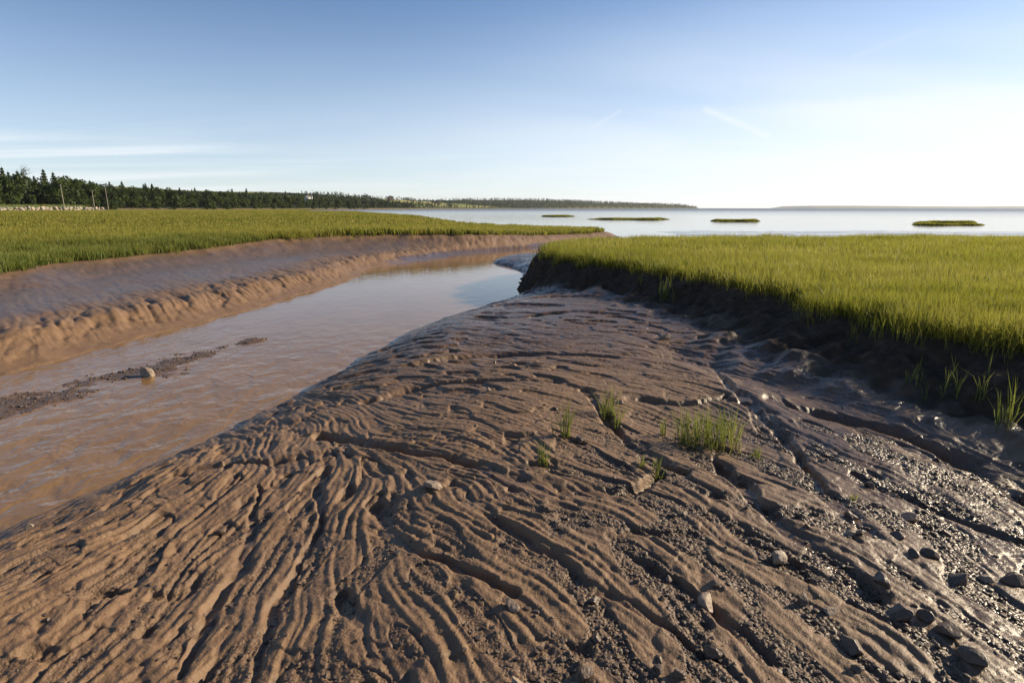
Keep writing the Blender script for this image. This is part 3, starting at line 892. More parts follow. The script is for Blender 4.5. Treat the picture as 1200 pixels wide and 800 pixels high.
# ------------------------------------------------------------------ grass islets out on the bay
def islet(pxa, pxb, py, depth, label, seed, hh=.30):
    rg = np.random.default_rng(seed)
    (xa, ya), (xb, yb) = gp(pxa, py, 0), gp(pxb, py, 0)
    cx, cy, L = (xa + xb) / 2, (ya + yb) / 2, math.hypot(xb - xa, yb - ya)
    ang = math.atan2(yb - ya, xb - xa)
    na, nr = 64, 7
    V, F = [], []
    ph = rg.uniform(0, 6.28, 5)
    for i in range(nr):
        q = 1 - i / (nr - 1)
        for j in range(na):
            a = 2 * math.pi * j / na
            w = 1 + sum(.10 * math.sin((k + 2) * a + ph[k]) for k in range(5))
            V.append((math.cos(a) * abs(math.cos(a)) ** .3 * L / 2 * w * q, math.sin(a) * depth / 2 * w * q, -.35 + .42 * (1 - q ** 14)))
    for i in range(nr - 1):
        for j in range(na):
            F.append((i * na + j, i * na + (j + 1) % na, (i + 1) * na + (j + 1) % na, (i + 1) * na + j))
    root = thing('grass_islet', (cx, cy, 0), label, 'grass islet', 'grass islets standing in the bay')
    root.rotation_euler.z = ang
    me = mesh_from('mud_base', np.array(V), None, np.array(F)); link('mud_base', me, M_PEAT, root)
    n = int(L * depth * 70)
    r, a = np.sqrt(rg.random(n)) * .97, rg.uniform(0, 6.28, n)
    w = 1 + sum(.10 * np.sin((k + 2) * a + ph[k]) for k in range(5))
    x, y = np.cos(a) * L / 2 * w * r, np.sin(a) * depth / 2 * w * r
    z = -.35 + .42 * (1 - r ** 14)
    hb = hh * (1 + .5 * fbm(x * .35, y * .35, 3, seed)) * (.45 + .55 * sstep(.5, .47, np.abs(x) / L) * sstep(1.0, .75, np.abs(x) / L * 2))
    P = [blades(x, y, z, hb * rg.uniform(.7, 1.1, n), np.full(n, .13), .15, rg) for _ in range(2)]
    grass_obj('grass', P, M_GRASS_R, root)


M_PEAT = mat_plain('peat_and_shade', (.05, .036, .026), (.10, .07, .045), .8)
for a in [(696, 783, 257, 7, 'longest grass islet in the middle of the bay', 1), (835, 889, 259, 5, 'small grass islet right of the longest one', 2),
          (1068, 1156, 263.5, 3, 'front strip of the twin grass islets far out at the right', 3, .2), (1066, 1150, 261.2, 3, 'rear strip of the twin grass islets far out at the right', 4, .28),
          (632, 676, 253.6, 6, 'thin low grass islet left of the longest one', 5)]:
    islet(*a)

# ------------------------------------------------------------------ far shore
COAST = smooth_poly([(-228, 150), (-226, 250), (-214, 360), (-205, 520), (-190, 800), (-170, 1150), (-100, 1700), (170, 2300), (640, 2900), (1060, 3330), (1105, 3420),
                     (900, 4200), (0, 6500), (-6000, 6500), (-6000, 150)], 2)


def shore_h(x, y):
    d = sdist(x, y, COAST)
    far = sstep(700, 1500, y)
    H = 9 + 42 * far
    H = np.where(y > 2000, 36 - 8 * sstep(2400, 3300, y), H)
    reach = 70 + 330 * far * sstep(2600, 1800, y)
    z = H * (1 - np.exp(-np.maximum(d, 0) / reach)) + .02 * np.maximum(d, 0) * sstep(900, 1300, y) * sstep(1900, 1500, y) * (d < 900)
    z = z * (.85 + .3 * fbm(x / 420, y / 420, 3, 401)) + 1.1 * sstep(-2, 6, d)
    return np.where(d > -2, z, -2 + 0 * z), d


def field_mask(x, y):
    """1 where farm fields lie open on the far slope"""
    m = sstep(1000, 1200, y) * sstep(2000, 1850, y)
    n = vnoise(x / 190, y / 330, 405)
    return m * (n > -.34)


def build_shore():
    az = np.radians(np.arange(-56, 20.01, .11))
    rs = np.exp(np.arange(math.log(170), math.log(6200), .022))
    A, RR = np.meshgrid(az, rs)
    X, Y = (RR * np.sin(A)).ravel(), (RR * np.cos(A)).ravel()
    z, d = shore_h(X, Y)
    nr, na = A.shape
    i = np.arange(nr - 1)[:, None] * na; j = np.arange(na - 1)[None]
    F = np.stack([i + j, i + j + 1, i + na + j + 1, i + na + j], -1).reshape(-1, 4)
    ok = (d[F] > -2).any(1)
    fm = field_mask(X, Y) * (d > 25)
    hue = vnoise(np.floor(X / 110) * 3.3, np.floor(Y / 210) * 7.7, 407)
    beach = sstep(14, 5, d)
    t = NT('far_land')
    a, b, c = t.attr('open').outputs['Fac'], t.attr('hue').outputs['Fac'], t.attr('beach').outputs['Fac']
    p = t.pos()
    n = t.noise(p, .05, 5)
    woods = t.ramp(n, [(.3, (.018, .027, .010)), (.7, (.034, .046, .016))])
    crops = t.ramp(b, [(0, (.16, .17, .05)), (.4, (.27, .24, .10)), (.7, (.14, .19, .045)), (1, (.33, .27, .13))])
    col = t.mix(a, woods, crops)
    col = t.mix(t.mth('MULTIPLY', c, .7), col, (.20, .155, .10))
    m = t.done(t.bsdf(col, .95, None, .1))
    link('hills', mesh_from('hills', np.stack([X, Y, z], 1), None, F[ok], {'open': fm, 'hue': hue * .5 + .5, 'beach': beach}), m, kind='structure')
    # low hazy coast on the horizon
    xs = np.linspace(6300, 19500, 160); V, F = [], []
    for k, x in enumerate(xs):
        y = 12300 - .02 * (x - 6300)
        h = 62 * sstep(6300, 6380, x) * (.8 + .25 * float(fbm(np.array([x / 2600.]), np.array([1.0]), 3, 411)[0]))
        V += [(x, y, -1), (x, y + 60, h * .7), (x, y + 260, h), (x, y + 1500, h * .9), (x, y + 2200, -1)]
        if k:
            for q in range(4): F.append((k * 5 - 5 + q, k * 5 + q, k * 5 + q + 1, k * 5 - 4 + q))
    link('far_coast', mesh_from('far_coast', np.array(V, float), None, np.array(F)), mat_plain('far_coast_woods', (.03, .045, .02), (.05, .06, .03), .9, .01), kind='structure')


build_shore()


def cards(C, size, rg, droop=0.0, nrm=None):
    """leaf clumps: bent quads of the given sizes around the points C"""
    n = len(C)
    a = rg.normal(size=(n, 3)); a /= np.linalg.norm(a, axis=1)[:, None]
    b = rg.normal(size=(n, 3)); b -= (b * a).sum(1)[:, None] * a; b /= np.linalg.norm(b, axis=1)[:, None]
    s = (size * rg.uniform(.6, 1.3, n))[:, None]
    V = np.stack([C - a * s, C + b * s * .62, C + a * s, C - b * s * .62], 1)
    V[:, :, 2] -= droop * s * np.array([[0, 1, 0, 1]]).repeat(n, 0)
    return V.reshape(-1, 3), np.arange(n * 4).reshape(-1, 4)


def trunk_mesh(h, r, limbs, rg, lean=.0):
    V, F = [], []

    def tube(p, q, ra, rb, n=7):
        d = (q - p); d = d / np.linalg.norm(d)
        u = np.cross(d, [.3, .9, .2]); u /= np.linalg.norm(u); w = np.cross(d, u)
        k = len(V)
        for c, rr in ((p, ra), (q, rb)):
            for i in range(n):
                an = 2 * math.pi * i / n
                V.append(c + rr * (math.cos(an) * u + math.sin(an) * w))
        for i in range(n): F.append((k + i, k + (i + 1) % n, k + n + (i + 1) % n, k + n + i))
    top = np.array([lean * h, 0, h])
    prev = np.array([0, 0, -.4])
    for s in range(1, 5):
        q = top * s / 4 + np.array([rg.normal(0, .012), rg.normal(0, .012), 0]) * h * (s < 4)
        tube(prev, q, r * (1 - .85 * (s - 1) / 4), r * (1 - .85 * s / 4)); prev = q
    for z, L, up in limbs:
        a = rg.uniform(0, 6.28); p = top * z
        tube(p, p + np.array([math.cos(a), math.sin(a), up]) * L, r * .35, r * .08, 5)
    return np.array(V), np.array(F)


def crown_spruce(h, rad, rg, n=900):
    z = rg.random(n) ** .8
    lay = np.floor(z * 13) / 13 + rg.normal(0, .012, n)
    rr = rad * (1 - lay) ** .85 * np.sqrt(rg.random(n)) * (.75 + .35 * np.sin(rg.uniform(0, 6.28)) * 0 + .25 * rg.random(n))
    a = rg.uniform(0, 6.28, n)
    rr *= 1 + .25 * np.sin(3 * a + lay * 9)
    C = np.stack([np.cos(a) * rr, np.sin(a) * rr, h * (.08 + .92 * lay) - rr * .25], 1)
    V, F = cards(C, .30 + .45 * (1 - lay), rg, .5)
    return V, F, np.repeat(np.clip(rg.normal(.4, .2, n) + .25 * (rr / rad), 0, 1), 4)


def crown_broad(h, rad, rg, n=1100, lobes=9):
    L = []
    for k in range(lobes):
        a = rg.uniform(0, 6.28); q = rg.random()
        L.append((math.cos(a) * rad * .62 * rg.random() ** .5, math.sin(a) * rad * .62 * rg.random() ** .5, h * (.20 + .62 * q), rad * rg.uniform(.38, .62) * (1.1 - .35 * q)))
    L = np.array(L)
    w = rg.integers(0, lobes, n)
    d = rg.normal(size=(n, 3)); d /= np.linalg.norm(d, axis=1)[:, None]
    C = L[w, :3] + d * (L[w, 3] * (.55 + .5 * rg.random(n)))[:, None] * np.array([1, 1, .85])
    C[:, 2] = np.clip(C[:, 2], h * .08, None)
    V, F = cards(C, np.full(n, .42), rg, .15)
    tint = np.clip(.35 + .25 * rg.normal(size=n) * .7 + (rg.random(lobes)[w] - .5) * .6, 0, 1)
    return V, F, np.repeat(tint, 4)


M_SPRUCE = mat_leafy('spruce_needles', [(0, (.013, .028, .012)), (.5, (.032, .055, .019)), (1, (.066, .090, .030))], .25)
M_BROAD = mat_leafy('broad_leaves', [(0, (.018, .034, .010)), (.5, (.040, .066, .017)), (1, (.082, .108, .027))], .3)
M_LIGHT = mat_leafy('light_leaves', [(0, (.026, .045, .011)), (.5, (.050, .078, .018)), (1, (.090, .115, .028))], .3)
M_BARK = mat_plain('bark', (.07, .055, .04), (.16, .13, .10), .9, 2)
M_DEAD = mat_plain('dead_wood', (.12, .10, .085), (.24, .21, .18), .9, 2)
PROTO = {}


def proto(kind, k):
    key = (kind, k)
    if key not in PROTO:
        rg = np.random.default_rng(1000 + k * 31 + len(kind))
        if kind == 'spruce': V, F, t = crown_spruce(14, 3.1 + .35 * (k % 3), rg, 1100); m = M_SPRUCE
        elif kind == 'tree': V, F, t = crown_broad(11.5, 4.2, rg); m = M_BROAD
        elif kind == 'light': V, F, t = crown_broad(11, 4.0, rg); m = M_LIGHT
        else: V, F, t = crown_broad(4.2, 2.8, rg, 420, 6); m = M_BROAD if k % 2 else M_LIGHT
        cm = mesh_from('crown', V, None, F, {'tint': t}, False); cm.materials.append(m)
        h = {'spruce': 14.2, 'tree': 9, 'light': 8.5, 'bush': 2.6}[kind]
        tv, tf = trunk_mesh(h, h * .017 + .04, [(.4, h * .22, .8), (.5, h * .25, .7), (.6, h * .2, .9), (.7, h * .16, .8)] if kind != 'spruce' else [(.3, 1.6, -.1), (.45, 1.3, -.1)], rg)
        tm = mesh_from('trunk', tv, None, tf); tm.materials.append(M_BARK)
        PROTO[key] = (cm, tm)
    return PROTO[key]


def tree(kind, k, x, y, z, s, rot, label, group, width=1.0):
    cm, tm = proto(kind, k)
    nm = {'spruce': 'spruce_tree', 'tree': 'broadleaf_tree', 'light': 'broadleaf_tree', 'bush': 'bush'}[kind]
    o = thing(nm, (x, y, z), label, 'bush' if kind == 'bush' else 'tree', group)
    o.scale = (s * width, s * width, s); o.rotation_euler.z = rot
    for n_, me in (('crown', cm), ('trunk', tm)):
        c = bpy.data.objects.new(n_, me); COL.objects.link(c); c.parent = o
    return o


def forest():
    rg = np.random.default_rng(42)
    cl = np.array(smooth_poly([(-232, 185), (-228, 250), (-216, 360), (-207, 520), (-192, 800)], 2, False))
    seg = np.diff(cl, axis=0); ln = np.r_[0, np.cumsum(np.hypot(*seg.T))]

    def at(s):
        i = min(np.searchsorted(ln, s) - 1 if s > 0 else 0, len(seg) - 1)
        f = (s - ln[i]) / (ln[i + 1] - ln[i]); d = seg[i] / np.hypot(*seg[i])
        return cl[i] + seg[i] * f, np.array([-d[1], d[0]])          # point, inland normal
    rows = [  # setback, spacing, kinds
        (3, 9, ('bush', 'bush', 'bush', 'bush')), (10, 7.5, ('light', 'tree', 'light', 'tree')), (18, 8, ('tree', 'tree', 'spruce', 'spruce')), (28, 7.5, ('spruce', 'tree', 'tree', 'spruce')),
        (42, 8.5, ('spruce', 'spruce', 'tree', 'spruce')), (60, 10, ('spruce', 'spruce', 'spruce', 'tree'))]
    lab = {'spruce': 'dark pointed spruce standing in the wood behind the left marsh', 'tree': 'mid green round crowned tree in the wood behind the left marsh',
           'light': 'light green round crowned tree in the wood behind the left marsh', 'bush': 'low bush at the foot of the wood on the left shore'}
    cnt = 0
    for back, sp, kinds in rows:
        s = 10.0
        while s < ln[-1] - 5:
            p, n = at(s)
            q = p + n * (back + 13 * (p[1] < 300) + rg.normal(0, 2.0))
            sp_k = sp * (1 + .9 * sstep(250, 550, p[1]))
            kind = kinds[int(rg.integers(0, 4))]
            z = float(shore_h(np.array([q[0]]), np.array([q[1]]))[0][0])
            prof = .92 + .25 * float(vnoise(np.array([q[1] / 45]), np.array([back * .02]), 77)[0])
            prof *= 1.40 - .42 * float(sstep(330, 480, q[1])) + .22 * float(sstep(300, 215, q[1]))
            sc = rg.uniform(.8, 1.12) * prof * {'bush': rg.uniform(.8, 1.3), 'spruce': rg.uniform(.76, .98)}.get(kind, 1.10)
            ang = math.degrees(math.atan2(q[0], q[1]))
            if ang > -55:
                tree(kind, int(rg.integers(0, 4)), q[0], q[1], z - .2, sc, rg.uniform(0, 6.28), lab[kind], {'spruce': 'spruces of the wood', 'tree': 'round crowned trees of the wood', 'light': 'light green trees of the wood', 'bush': 'bushes along the foot of the wood'}[kind])
                cnt += 1
            s += sp_k * rg.uniform(.75, 1.25)
    print('trees', cnt)
    # the crooked, half dead tree that sticks out above the others
    x, y = -248, 300
    z = float(shore_h(np.array([x * 1.0]), np.array([y * 1.0]))[0][0])
    o = thing('dead_tree', (x, y, z), 'crooked half bare tree leaning out above the wood on the left', 'tree')
    tv, tf = trunk_mesh(18.2, .30, [(.8, 3.6, .5), (.86, 3.0, .2), (.9, 2.6, .7), (.95, 2.2, .3), (.98, 2.2, .9)], np.random.default_rng(8), .06)
    link('trunk', mesh_from('trunk', tv, None, tf), M_DEAD, o)
    r2 = np.random.default_rng(6)
    C = np.array([1.0, 0, 16.6]) + r2.normal(size=(150, 3)) * np.array([1.0, 1.0, 1.1])
    V, F = cards(C, np.full(150, .3), r2, .2)
    link('crown', mesh_from('crown', V, None, F, {'tint': np.repeat(r2.random(150) * .5, 4)}, False), M_SPRUCE, o)


forest()


def far_woods():
    """the woods of the far shore, one mass of small trees seen from one to four kilometres"""
    rg = np.random.default_rng(21)
    VV, FF, TT, o = [], [], [], 0
    n = 60000
    r = np.exp(rg.uniform(math.log(560), math.log(4600), n)); a = np.radians(rg.uniform(-40, 19, n))
    x, y = r * np.sin(a), r * np.cos(a)
    z, d = shore_h(x, y)
    fm = field_mask(x, y)
    hedge = (np.abs(((x + .25 * y) / 120) % 1 - .5) > .47) | (np.abs((y / 260) % 1 - .5) > .485)
    keep = (d > 8) & (d < 420) & ((fm < .5) | (hedge & (rg.random(n) < .6)) | ((d < 30) & (rg.random(n) < .35))) & ~((y < 800) & (d < 70)) & ((fm > -.5))
    keep &= rg.random(n) < np.clip(1.2 - d / 500, .3, 1)
    x, y, z, r, d = x[keep], y[keep], z[keep], r[keep], d[keep]
    for x_, y_, z_, r_ in zip(x, y, z, r):
        m = int(np.clip(14000 / r_, 5, 26))
        h = rg.uniform(6, 11.5); w = rg.uniform(2.2, 4.2)
        q = rg.random(m)
        an = rg.uniform(0, 6.28, m); rr = w * np.sqrt(rg.random(m)) * (1.1 - q)
        C = np.stack([x_ + np.cos(an) * rr, y_ + np.sin(an) * rr, z_ + h * (.12 + .85 * q)], 1)
        V, F = cards(C, np.full(m, 1.1 + r_ / 2600), rg, .2)
        VV.append(V); FF.append(F + o); TT.append(np.full(len(V), np.clip(rg.normal(.4, .28), 0, 1))); o += len(V)
    link('far_woods', mesh_from('far_woods', np.vstack(VV), None, np.vstack(FF), {'tint': np.concatenate(TT)}, False),
         mat_leafy('far_leaves', [(0, (.010, .021, .009)), (.5, (.022, .036, .014)), (1, (.046, .060, .022))], .15), kind='stuff', label='dark woods covering the hills along the far shore')
    print('far woods', len(x))


far_woods()

# ------------------------------------------------------------------ rock wall, embankment, poles, houses
def embankment():
    xs = np.linspace(0, 1, 70); V, F = [], []
    for k, s in enumerate(xs):
        y = 175 + 108 * s
        x = -236 + 42 * s - 4
        e = float(sstep(1.0, .93, s))
        w = 1 + .12 * math.sin(k * 1.7)
        for dx, z in ((3.8, .2), (1.6, 2.0 * e * w), (-1.5, 3.0 * e * w), (-7, 3.5 * e), (-14, 3.0 * e), (-18, .4)):
            V.append((x + dx, y, z))
        if k:
            for q in range(5): F.append((k * 6 - 6 + q, k * 6 - 5 + q, k * 6 + 1 + q, k * 6 + q))
    link('embankment', mesh_from('embankment', np.array(V, float), None, np.array(F)), mat_plain('embankment_turf', (.055, .085, .02), (.12, .13, .04), .9, .6), kind='structure')
    rg = np.random.default_rng(12)
    yy = rg.uniform(176, 280, 5000)
    V, F3, F4, ti, al = join([blades(-236 + 42 * (yy - 175) / 108 - 6 - rg.uniform(0, 12, 5000), yy, np.full(5000, 2.9), rg.uniform(.4, 1.1, 5000), np.full(5000, .22), .3, rg)])
    link('bank_grass', mesh_from('bank_grass', V, F3, F4, {'tint': ti, 'along': al}, False), M_GRASS_N, kind='stuff', label='rough green grass on the embankment behind the rock wall')


embankment()
M_ROCK = mat_stone('wall_rock', (.22, .18, .14), (.44, .385, .32), .8, 1.2)
rg = np.random.default_rng(17)
ROCKS = []
for k in range(7):
    V = stone_verts(2, rg, 8, .06) * np.array([1, .8, .72])
    me = mesh_from('boulder', V, ICO[2][1], None, None, False); me.materials.append(M_ROCK); ROCKS.append(me)
s = 0.0; nb = 0
while s < 107:
    for lv in (0, 1):
        y = 175 + s + rg.normal(0, .3); x = -236 + 42 * (y - 175) / 108 - 4 + 3.0 - lv * 1.15 + rg.normal(0, .2)
        o = link('boulder', ROCKS[int(rg.integers(0, 7))], None, None, label='pale boulder piled in the rock wall along the edge of the marsh', category='boulder', group='boulders of the rock wall')
        sz = rg.uniform(.7, 1.2); o.scale = (sz, sz, sz * rg.uniform(.8, 1.1)); o.rotation_euler = (rg.normal(0, .3), rg.normal(0, .3), rg.uniform(0, 6.28))
        o.location = (x, y, 1.1 + lv * .85 + rg.normal(0, .12)); nb += 1
    s += rg.uniform(.95, 1.4)
print('boulders', nb)

M_POLE = mat_plain('weathered_pole', (.19, .17, .145), (.30, .27, .23), .85, 2)
M_INS = mat_plain('insulator', (.4, .4, .38), (.5, .5, .47), .3, 2)


def pole(px, ytop, ybase, D, label, lean=0):
    t = (px - 600) / (FPX * math.cos(PITCH) + (400 - ybase) * math.sin(PITCH))
    x, y = t * D, D
    up = lambda py: CAM_Z + D * (-FPX * math.sin(PITCH) + (400 - py) * math.cos(PITCH)) / (FPX * math.cos(PITCH) + (400 - py) * math.sin(PITCH))
    z0, z1 = up(ybase) - 1.2, up(ytop)
    h = z1 - z0
    o = thing('utility_pole', (x, y, z0), label, 'utility pole', 'utility poles in front of the wood')
    o.rotation_euler = (0, R(lean), R(8))
    V, F = [], []
    for i in range(13):
        r = .17 - .06 * i / 12
        for j in range(12): V.append((r * math.cos(j * math.pi / 6), r * math.sin(j * math.pi / 6), h * i / 12))
    for i in range(12):
        for j in range(12): F.append((i * 12 + j, i * 12 + (j + 1) % 12, i * 12 + 12 + (j + 1) % 12, i * 12 + 12 + j))
    V.append((0, 0, h + .06))
    F3 = [(144 + j, 144 + (j + 1) % 12, len(V) - 1) for j in range(12)]
    link('post', mesh_from('post', np.array(V), np.array(F3), np.array(F)), M_POLE, o)
    for dz, dx in ((.35, .19), (.9, .20)):
        prof = [(.02, 0), (.07, .02), (.05, .06), (.075, .10), (.05, .15), (.02, .19)]
        V, F = [], []
        for i, (r, zz) in enumerate(prof):
            for j in range(8): V.append((dx + r * math.cos(j * math.pi / 4), r * math.sin(j * math.pi / 4), h - dz + zz))
        for i in range(5):
            for j in range(8): F.append((i * 8 + j, i * 8 + (j + 1) % 8, i * 8 + 8 + (j + 1) % 8, i * 8 + 8 + j))
        link('insulator', mesh_from('insulator', np.array(V), None, np.array(F)), M_INS, o)


pole(75.5, 216, 244, 243, 'weathered utility pole nearest to the left, rising from the rock wall')
pole(110, 223, 239, 262, 'shortest utility pole, half hidden by bushes between the other two', 1)
pole(127, 220, 244.5, 281, 'right hand utility pole at the end of the rock wall')

M_WHITE = mat_plain('white_boards', (.72, .72, .70), (.82, .82, .80), .6, .8)
M_ROOF = mat_plain('grey_shingles', (.10, .09, .085), (.19, .17, .16), .85, 1)
M_RED = mat_plain('brown_boards', (.10, .065, .05), (.16, .105, .08), .8, 1)
M_PANE = mat_plain('window_pane', (.03, .035, .04), (.05, .055, .06), .12, 1, .6)


def house(x, y, w, d, h, rot, label, wallm, dz=0.0):
    z = float(shore_h(np.array([float(x)]), np.array([float(y)]))[0][0]) + dz
    o = thing('farmhouse', (x, y, z), label, 'house', None); o.rotation_euler.z = R(rot)
    a, b, rh = w / 2, d / 2, w * .42
    V = [(-a, -b, -1), (a, -b, -1), (a, b, -1), (-a, b, -1), (-a, -b, h), (a, -b, h), (a, b, h), (-a, b, h), (0, -b, h + rh), (0, b, h + rh)]
    me = bpy.data.meshes.new('wall'); me.from_pydata(V, [], [(0, 1, 5, 8, 4), (2, 3, 7, 9, 6), (1, 2, 6, 5), (3, 0, 4, 7)]); me.update()
    link('wall', me, wallm, o)
    e, t = .45, .22
    k = (rh + 0) / a
    V, F = [], []
    for sx in (-1, 1):
        i = len(V)
        for yy in (-b - e, b + e):
            V += [(0, yy, h + rh + .02), (sx * (a + e), yy, h - e * k + .02), (sx * (a + e), yy, h - e * k + .02 + t), (0, yy, h + rh + .02 + t)]
        F += [(i, i + 1, i + 2, i + 3), (i + 4, i + 7, i + 6, i + 5), (i, i + 4, i + 5, i + 1), (i + 1, i + 5, i + 6, i + 2), (i + 2, i + 6, i + 7, i + 3)]
    me = bpy.data.meshes.new('roof'); me.from_pydata(V, [], F); me.update()
    rf = link('roof', me, M_ROOF, o)

    def box(nm, c, s, m, par):
        cx, cy, cz = c; sx, sy, sz = (q / 2 for q in s)
        V = [(cx + i * sx, cy + j * sy, cz + l * sz) for i in (-1, 1) for j in (-1, 1) for l in (-1, 1)]
        me = bpy.data.meshes.new(nm); me.from_pydata(V, [], [(0, 1, 3, 2), (4, 6, 7, 5), (0, 4, 5, 1), (2, 3, 7, 6), (0, 2, 6, 4), (1, 5, 7, 3)]); me.update()
        return link(nm, me, m, par)
    box('chimney', (a * .3, b * .3, h + rh + .3), (.7, .7, 1.6), M_RED, rf)
    for wx in (-.5, .5):
        f = box('window', (wx * a, -b - .02, h * .55), (.95, .1, 1.4), M_WHITE, o); box('pane', (wx * a, -b - .09, h * .55), (.75, .04, 1.2), M_PANE, f)
    for wy in (-.5, .5):
        f = box('window', (a + .02, wy * b, h * .55), (.1, .95, 1.4), M_WHITE, o); box('pane', (a + .09, wy * b, h * .55), (.04, .75, 1.2), M_PANE, f)
    box('door', (0, -b - .03, 1.0), (1.0, .08, 2.1), M_RED, o)


def at_px(px, Y): return (px - 600) / 684.0 * Y, Y


for px, Y, w, d, h, rot, lab_, m, dz in [
    (362, 690, 4, 5.5, 4.2, -25, 'white farmhouse standing among dark trees on the far left shore', M_WHITE, 5.5),
    (366, 720, 2.6, 4, 3.0, 10, 'small white shed standing just above the white farmhouse', M_WHITE, 8.0),
    (338, 640, 2.6, 3.5, 2.6, 15, 'small white cottage in the trees left of the farmhouse', M_WHITE, 7.0),
    (458, 1500, 11, 17, 6.5, 30, 'brown barn on the skyline at the edge of the far fields', M_RED, 0), (433, 1430, 9, 12, 5.5, -10, 'grey roofed farmhouse amid the far yellow fields', M_WHITE, 0),
    (512, 1690, 10, 14, 6, 20, 'farm building on the skyline right of the brown barn', M_RED, 0)]:
    X_, Y_ = at_px(px, Y)
    house(X_, Y_, w, d, h, rot, lab_, m, dz)
print('far', time.time() - T0)

# ------------------------------------------------------------------ the air
def haze():
    Lx = 21900
    V = [(i * Lx, j * Lx, z) for i in (-1, 1) for j in (-1, 1) for z in (-4, 130)]
    me = bpy.data.meshes.new('haze'); me.from_pydata(V, [], [(0, 1, 3, 2), (4, 6, 7, 5), (0, 4, 5, 1), (2, 3, 7, 6), (0, 2, 6, 4), (1, 5, 7, 3)]); me.update()
    m = bpy.data.materials.new('haze'); m.use_nodes = True
    t = m.node_tree; t.nodes.clear()
    o = t.nodes.new('ShaderNodeOutputMaterial'); v = t.nodes.new('ShaderNodeVolumePrincipled')
    v.inputs['Color'].default_value = (.86, .92, 1, 1); v.inputs['Density'].default_value = HAZE; v.inputs['Anisotropy'].default_value = .25
    t.links.new(v.outputs[0], o.inputs['Volume'])
    link('haze', me, m, kind='stuff', label='thin blue haze over the bay and far shore')


HAZE = .000035
haze()

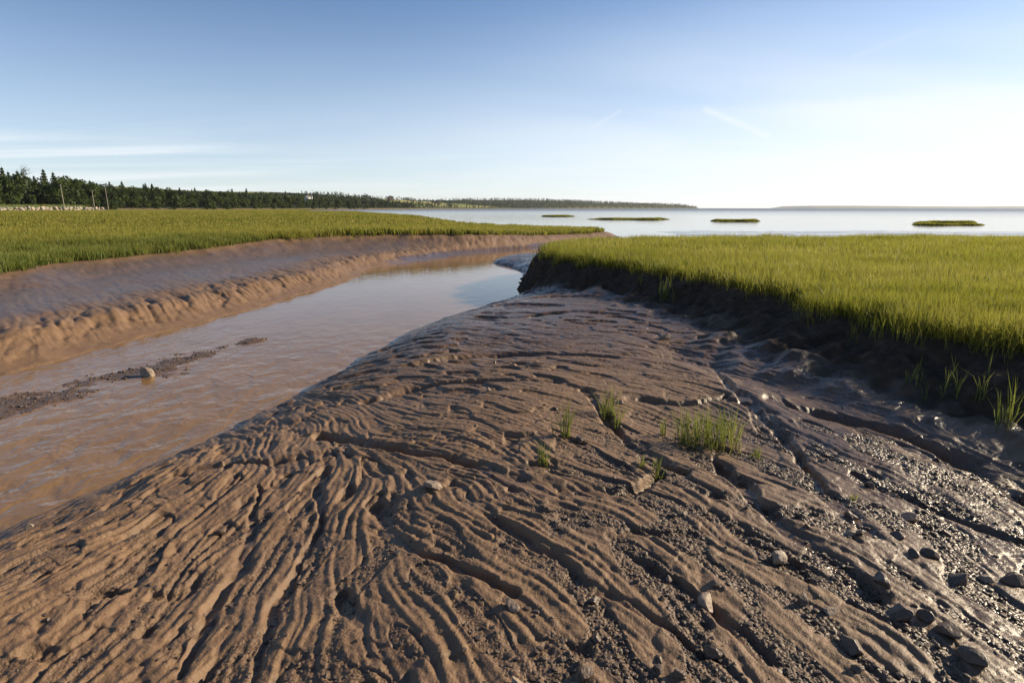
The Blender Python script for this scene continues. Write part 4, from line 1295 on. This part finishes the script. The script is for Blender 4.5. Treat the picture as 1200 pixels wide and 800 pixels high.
# ------------------------------------------------------------------ sky, sun, haze, camera
def build_world():
    w = bpy.data.worlds.new('World'); SC.world = w; w.use_nodes = True
    t = w.node_tree; t.nodes.clear()
    N = lambda typ: t.nodes.new(typ)
    L = t.links.new
    sky = N('ShaderNodeTexSky'); sky.sky_type = 'NISHITA'; sky.sun_disc = False
    sky.sun_elevation = R(SUN_EL); sky.sun_rotation = R(SUN_AZ); sky.air_density = 1.0; sky.dust_density = DUST; sky.ozone_density = 3.6; sky.altitude = ALT
    bg = N('ShaderNodeBackground'); bg.inputs['Strength'].default_value = SKY_STRENGTH
    out = N('ShaderNodeOutputWorld')
    tc = N('ShaderNodeTexCoord')

    def math_(op, a, b=0.0, c=0.0, clamp=False):
        o = N('ShaderNodeMath'); o.operation = op; o.use_clamp = clamp
        for i, v in enumerate((a, b, c)):
            if hasattr(v, 'is_output'): L(v, o.inputs[i])
            else: o.inputs[i].default_value = v
        return o.outputs[0]
    # cirrus on a high flat layer: direction / height gives the plan position
    sep = N('ShaderNodeSeparateXYZ'); L(tc.outputs['Generated'], sep.inputs[0])
    zz = math_('MAXIMUM', sep.outputs['Z'], .012)
    inv = math_('DIVIDE', 1.0, math_('ADD', zz, .05))
    px, py = math_('MULTIPLY', sep.outputs['X'], inv), math_('MULTIPLY', sep.outputs['Y'], inv)
    cmb = N('ShaderNodeCombineXYZ'); L(px, cmb.inputs[0]); L(py, cmb.inputs[1])

    def cirrus(scale, rot, stretch, lo, hi, seed, detail=6):
        mp = N('ShaderNodeMapping'); mp.inputs['Rotation'].default_value = (0, 0, R(rot)); mp.inputs['Scale'].default_value = (stretch, 1, 1)
        mp.inputs['Location'].default_value = (seed, seed * .7, 0)
        L(cmb.outputs[0], mp.inputs['Vector'])
        n = N('ShaderNodeTexNoise'); n.inputs['Scale'].default_value = scale; n.inputs['Detail'].default_value = detail
        n.inputs['Roughness'].default_value = .58; n.inputs['Distortion'].default_value = .6
        L(mp.outputs[0], n.inputs['Vector'])
        mr = N('ShaderNodeMapRange'); mr.interpolation_type = 'SMOOTHSTEP'
        mr.inputs[1].default_value = lo; mr.inputs[2].default_value = hi
        L(n.outputs['Fac'], mr.inputs[0]); return mr.outputs[0]
    def band(src, a, b):
        o = N('ShaderNodeMapRange'); o.interpolation_type = 'SMOOTHSTEP'; o.inputs[1].default_value = a; o.inputs[2].default_value = b
        L(src, o.inputs[0]); return o.outputs[0]
    Z, X = sep.outputs['Z'], sep.outputs['X']
    c1 = cirrus(.42, 20, .35, .48, .74, 3.1)                       # thin streaks low over the horizon
    veil = cirrus(.22, -8, .5, .30, .72, 8.6, 4)                   # broad milky veil towards the sun
    a1 = math_('MULTIPLY', math_('MULTIPLY', c1, band(Z, .17, .05)), .45)
    a2 = math_('MULTIPLY', math_('MULTIPLY', veil, math_('MULTIPLY', band(Z, .36, .08), band(X, -.25, .5))), .8)
    thin = cirrus(.12, 30, .8, .05, .95, 1.7, 5)                    # thin milky layer all along the horizon
    a3 = math_('MULTIPLY', math_('MULTIPLY_ADD', thin, .5, .45), band(Z, VEIL_TOP, -.02))
    inv_ = lambda q: math_('SUBTRACT', 1.0, q)
    a3 = math_('MULTIPLY', a3, math_('MULTIPLY_ADD', band(X, -.75, .35), .45, .55))
    # low bank of cirrus over the wood, the broad streak towards the sun and three old contrails
    c2 = cirrus(.55, 12, .22, .36, .66, 5.7)
    a4 = math_('MULTIPLY', math_('MULTIPLY', c2, math_('MULTIPLY', band(Z, .105, .075), band(X, -.28, -.5))), .7)
    c3 = cirrus(.35, -6, .25, .30, .62, 2.2)
    a5 = math_('MULTIPLY', math_('MULTIPLY', c3, math_('MULTIPLY', band(Z, .165, .14), band(X, .18, .55))), .6)
    Y = math_('MAXIMUM', sep.outputs['Y'], .05)
    u, v = math_('DIVIDE', X, Y), math_('DIVIDE', Z, Y)
    tot = [a1, a2, a3, a4, a5]
    for u0, v0, u1, v1, w, al in TRAILS:
        L2 = (u1 - u0) ** 2 + (v1 - v0) ** 2
        du, dv = math_('SUBTRACT', u, u0), math_('SUBTRACT', v, v0)
        t_ = math_('MULTIPLY_ADD', du, (u1 - u0) / L2, math_('MULTIPLY', dv, (v1 - v0) / L2), True)
        eu, ev = math_('MULTIPLY_ADD', t_, -(u1 - u0), du), math_('MULTIPLY_ADD', t_, -(v1 - v0), dv)
        d = math_('SQRT', math_('MULTIPLY_ADD', eu, eu, math_('MULTIPLY', ev, ev)))
        tot.append(math_('MULTIPLY', math_('MULTIPLY', band(d, w, 0), math_('MULTIPLY_ADD', thin, .6, .5)), al))
    c = inv_(tot[0])
    for q in tot[1:]: c = math_('MULTIPLY', c, inv_(q))
    c = math_('MULTIPLY', inv_(c), band(Z, -.002, .003))
    mx = N('ShaderNodeMix'); mx.data_type = 'RGBA'
    L(c, mx.inputs[0]); L(sky.outputs[0], mx.inputs[6]); mx.inputs[7].default_value = (*VEIL, 1)
    L(mx.outputs[2], bg.inputs[0]); L(bg.outputs[0], out.inputs[0])


DUST, ALT, VEIL, VEIL_TOP = .9, 1500, (7.0, 7.25, 7.5), .33
TRAILS = [(.32, .158, .425, .117, .009, .45), (.134, .131, .178, .155, .006, .2), (.55, .237, .66, .278, .007, .10)]
SKY_STRENGTH, SUN_STRENGTH, EXPOSURE = .076, 5.0, .92
build_world()
sd = Vector((math.cos(R(SUN_EL)) * math.sin(R(SUN_AZ)), math.cos(R(SUN_EL)) * math.cos(R(SUN_AZ)), math.sin(R(SUN_EL))))
su = bpy.data.lights.new('sun', 'SUN'); su.energy = SUN_STRENGTH; su.angle = R(.53); su.color = (1, .84, .60)
so = bpy.data.objects.new('sun', su); COL.objects.link(so); so.rotation_euler = (-sd).to_track_quat('-Z', 'Y').to_euler(); so.location = (30, 10, 30)

cam = bpy.data.cameras.new('camera'); co = bpy.data.objects.new('camera', cam); COL.objects.link(co)
co.location = (0, 0, CAM_Z); co.rotation_euler = (math.pi / 2 - PITCH, 0, 0)
cam.sensor_width = 36; cam.lens = FPX * 36 / 1200; cam.clip_start = .05; cam.clip_end = 60000
SC.camera = co
SC.view_settings.view_transform = 'Standard'; SC.view_settings.look = 'None'; SC.view_settings.gamma = 1
SC.view_settings.exposure = EXPOSURE
SC.render.engine = 'CYCLES'
cy = SC.cycles
cy.max_bounces = 6; cy.diffuse_bounces = 3; cy.glossy_bounces = 3; cy.transmission_bounces = 3; cy.volume_bounces = 0
cy.use_denoising = True
print('done', time.time() - T0)
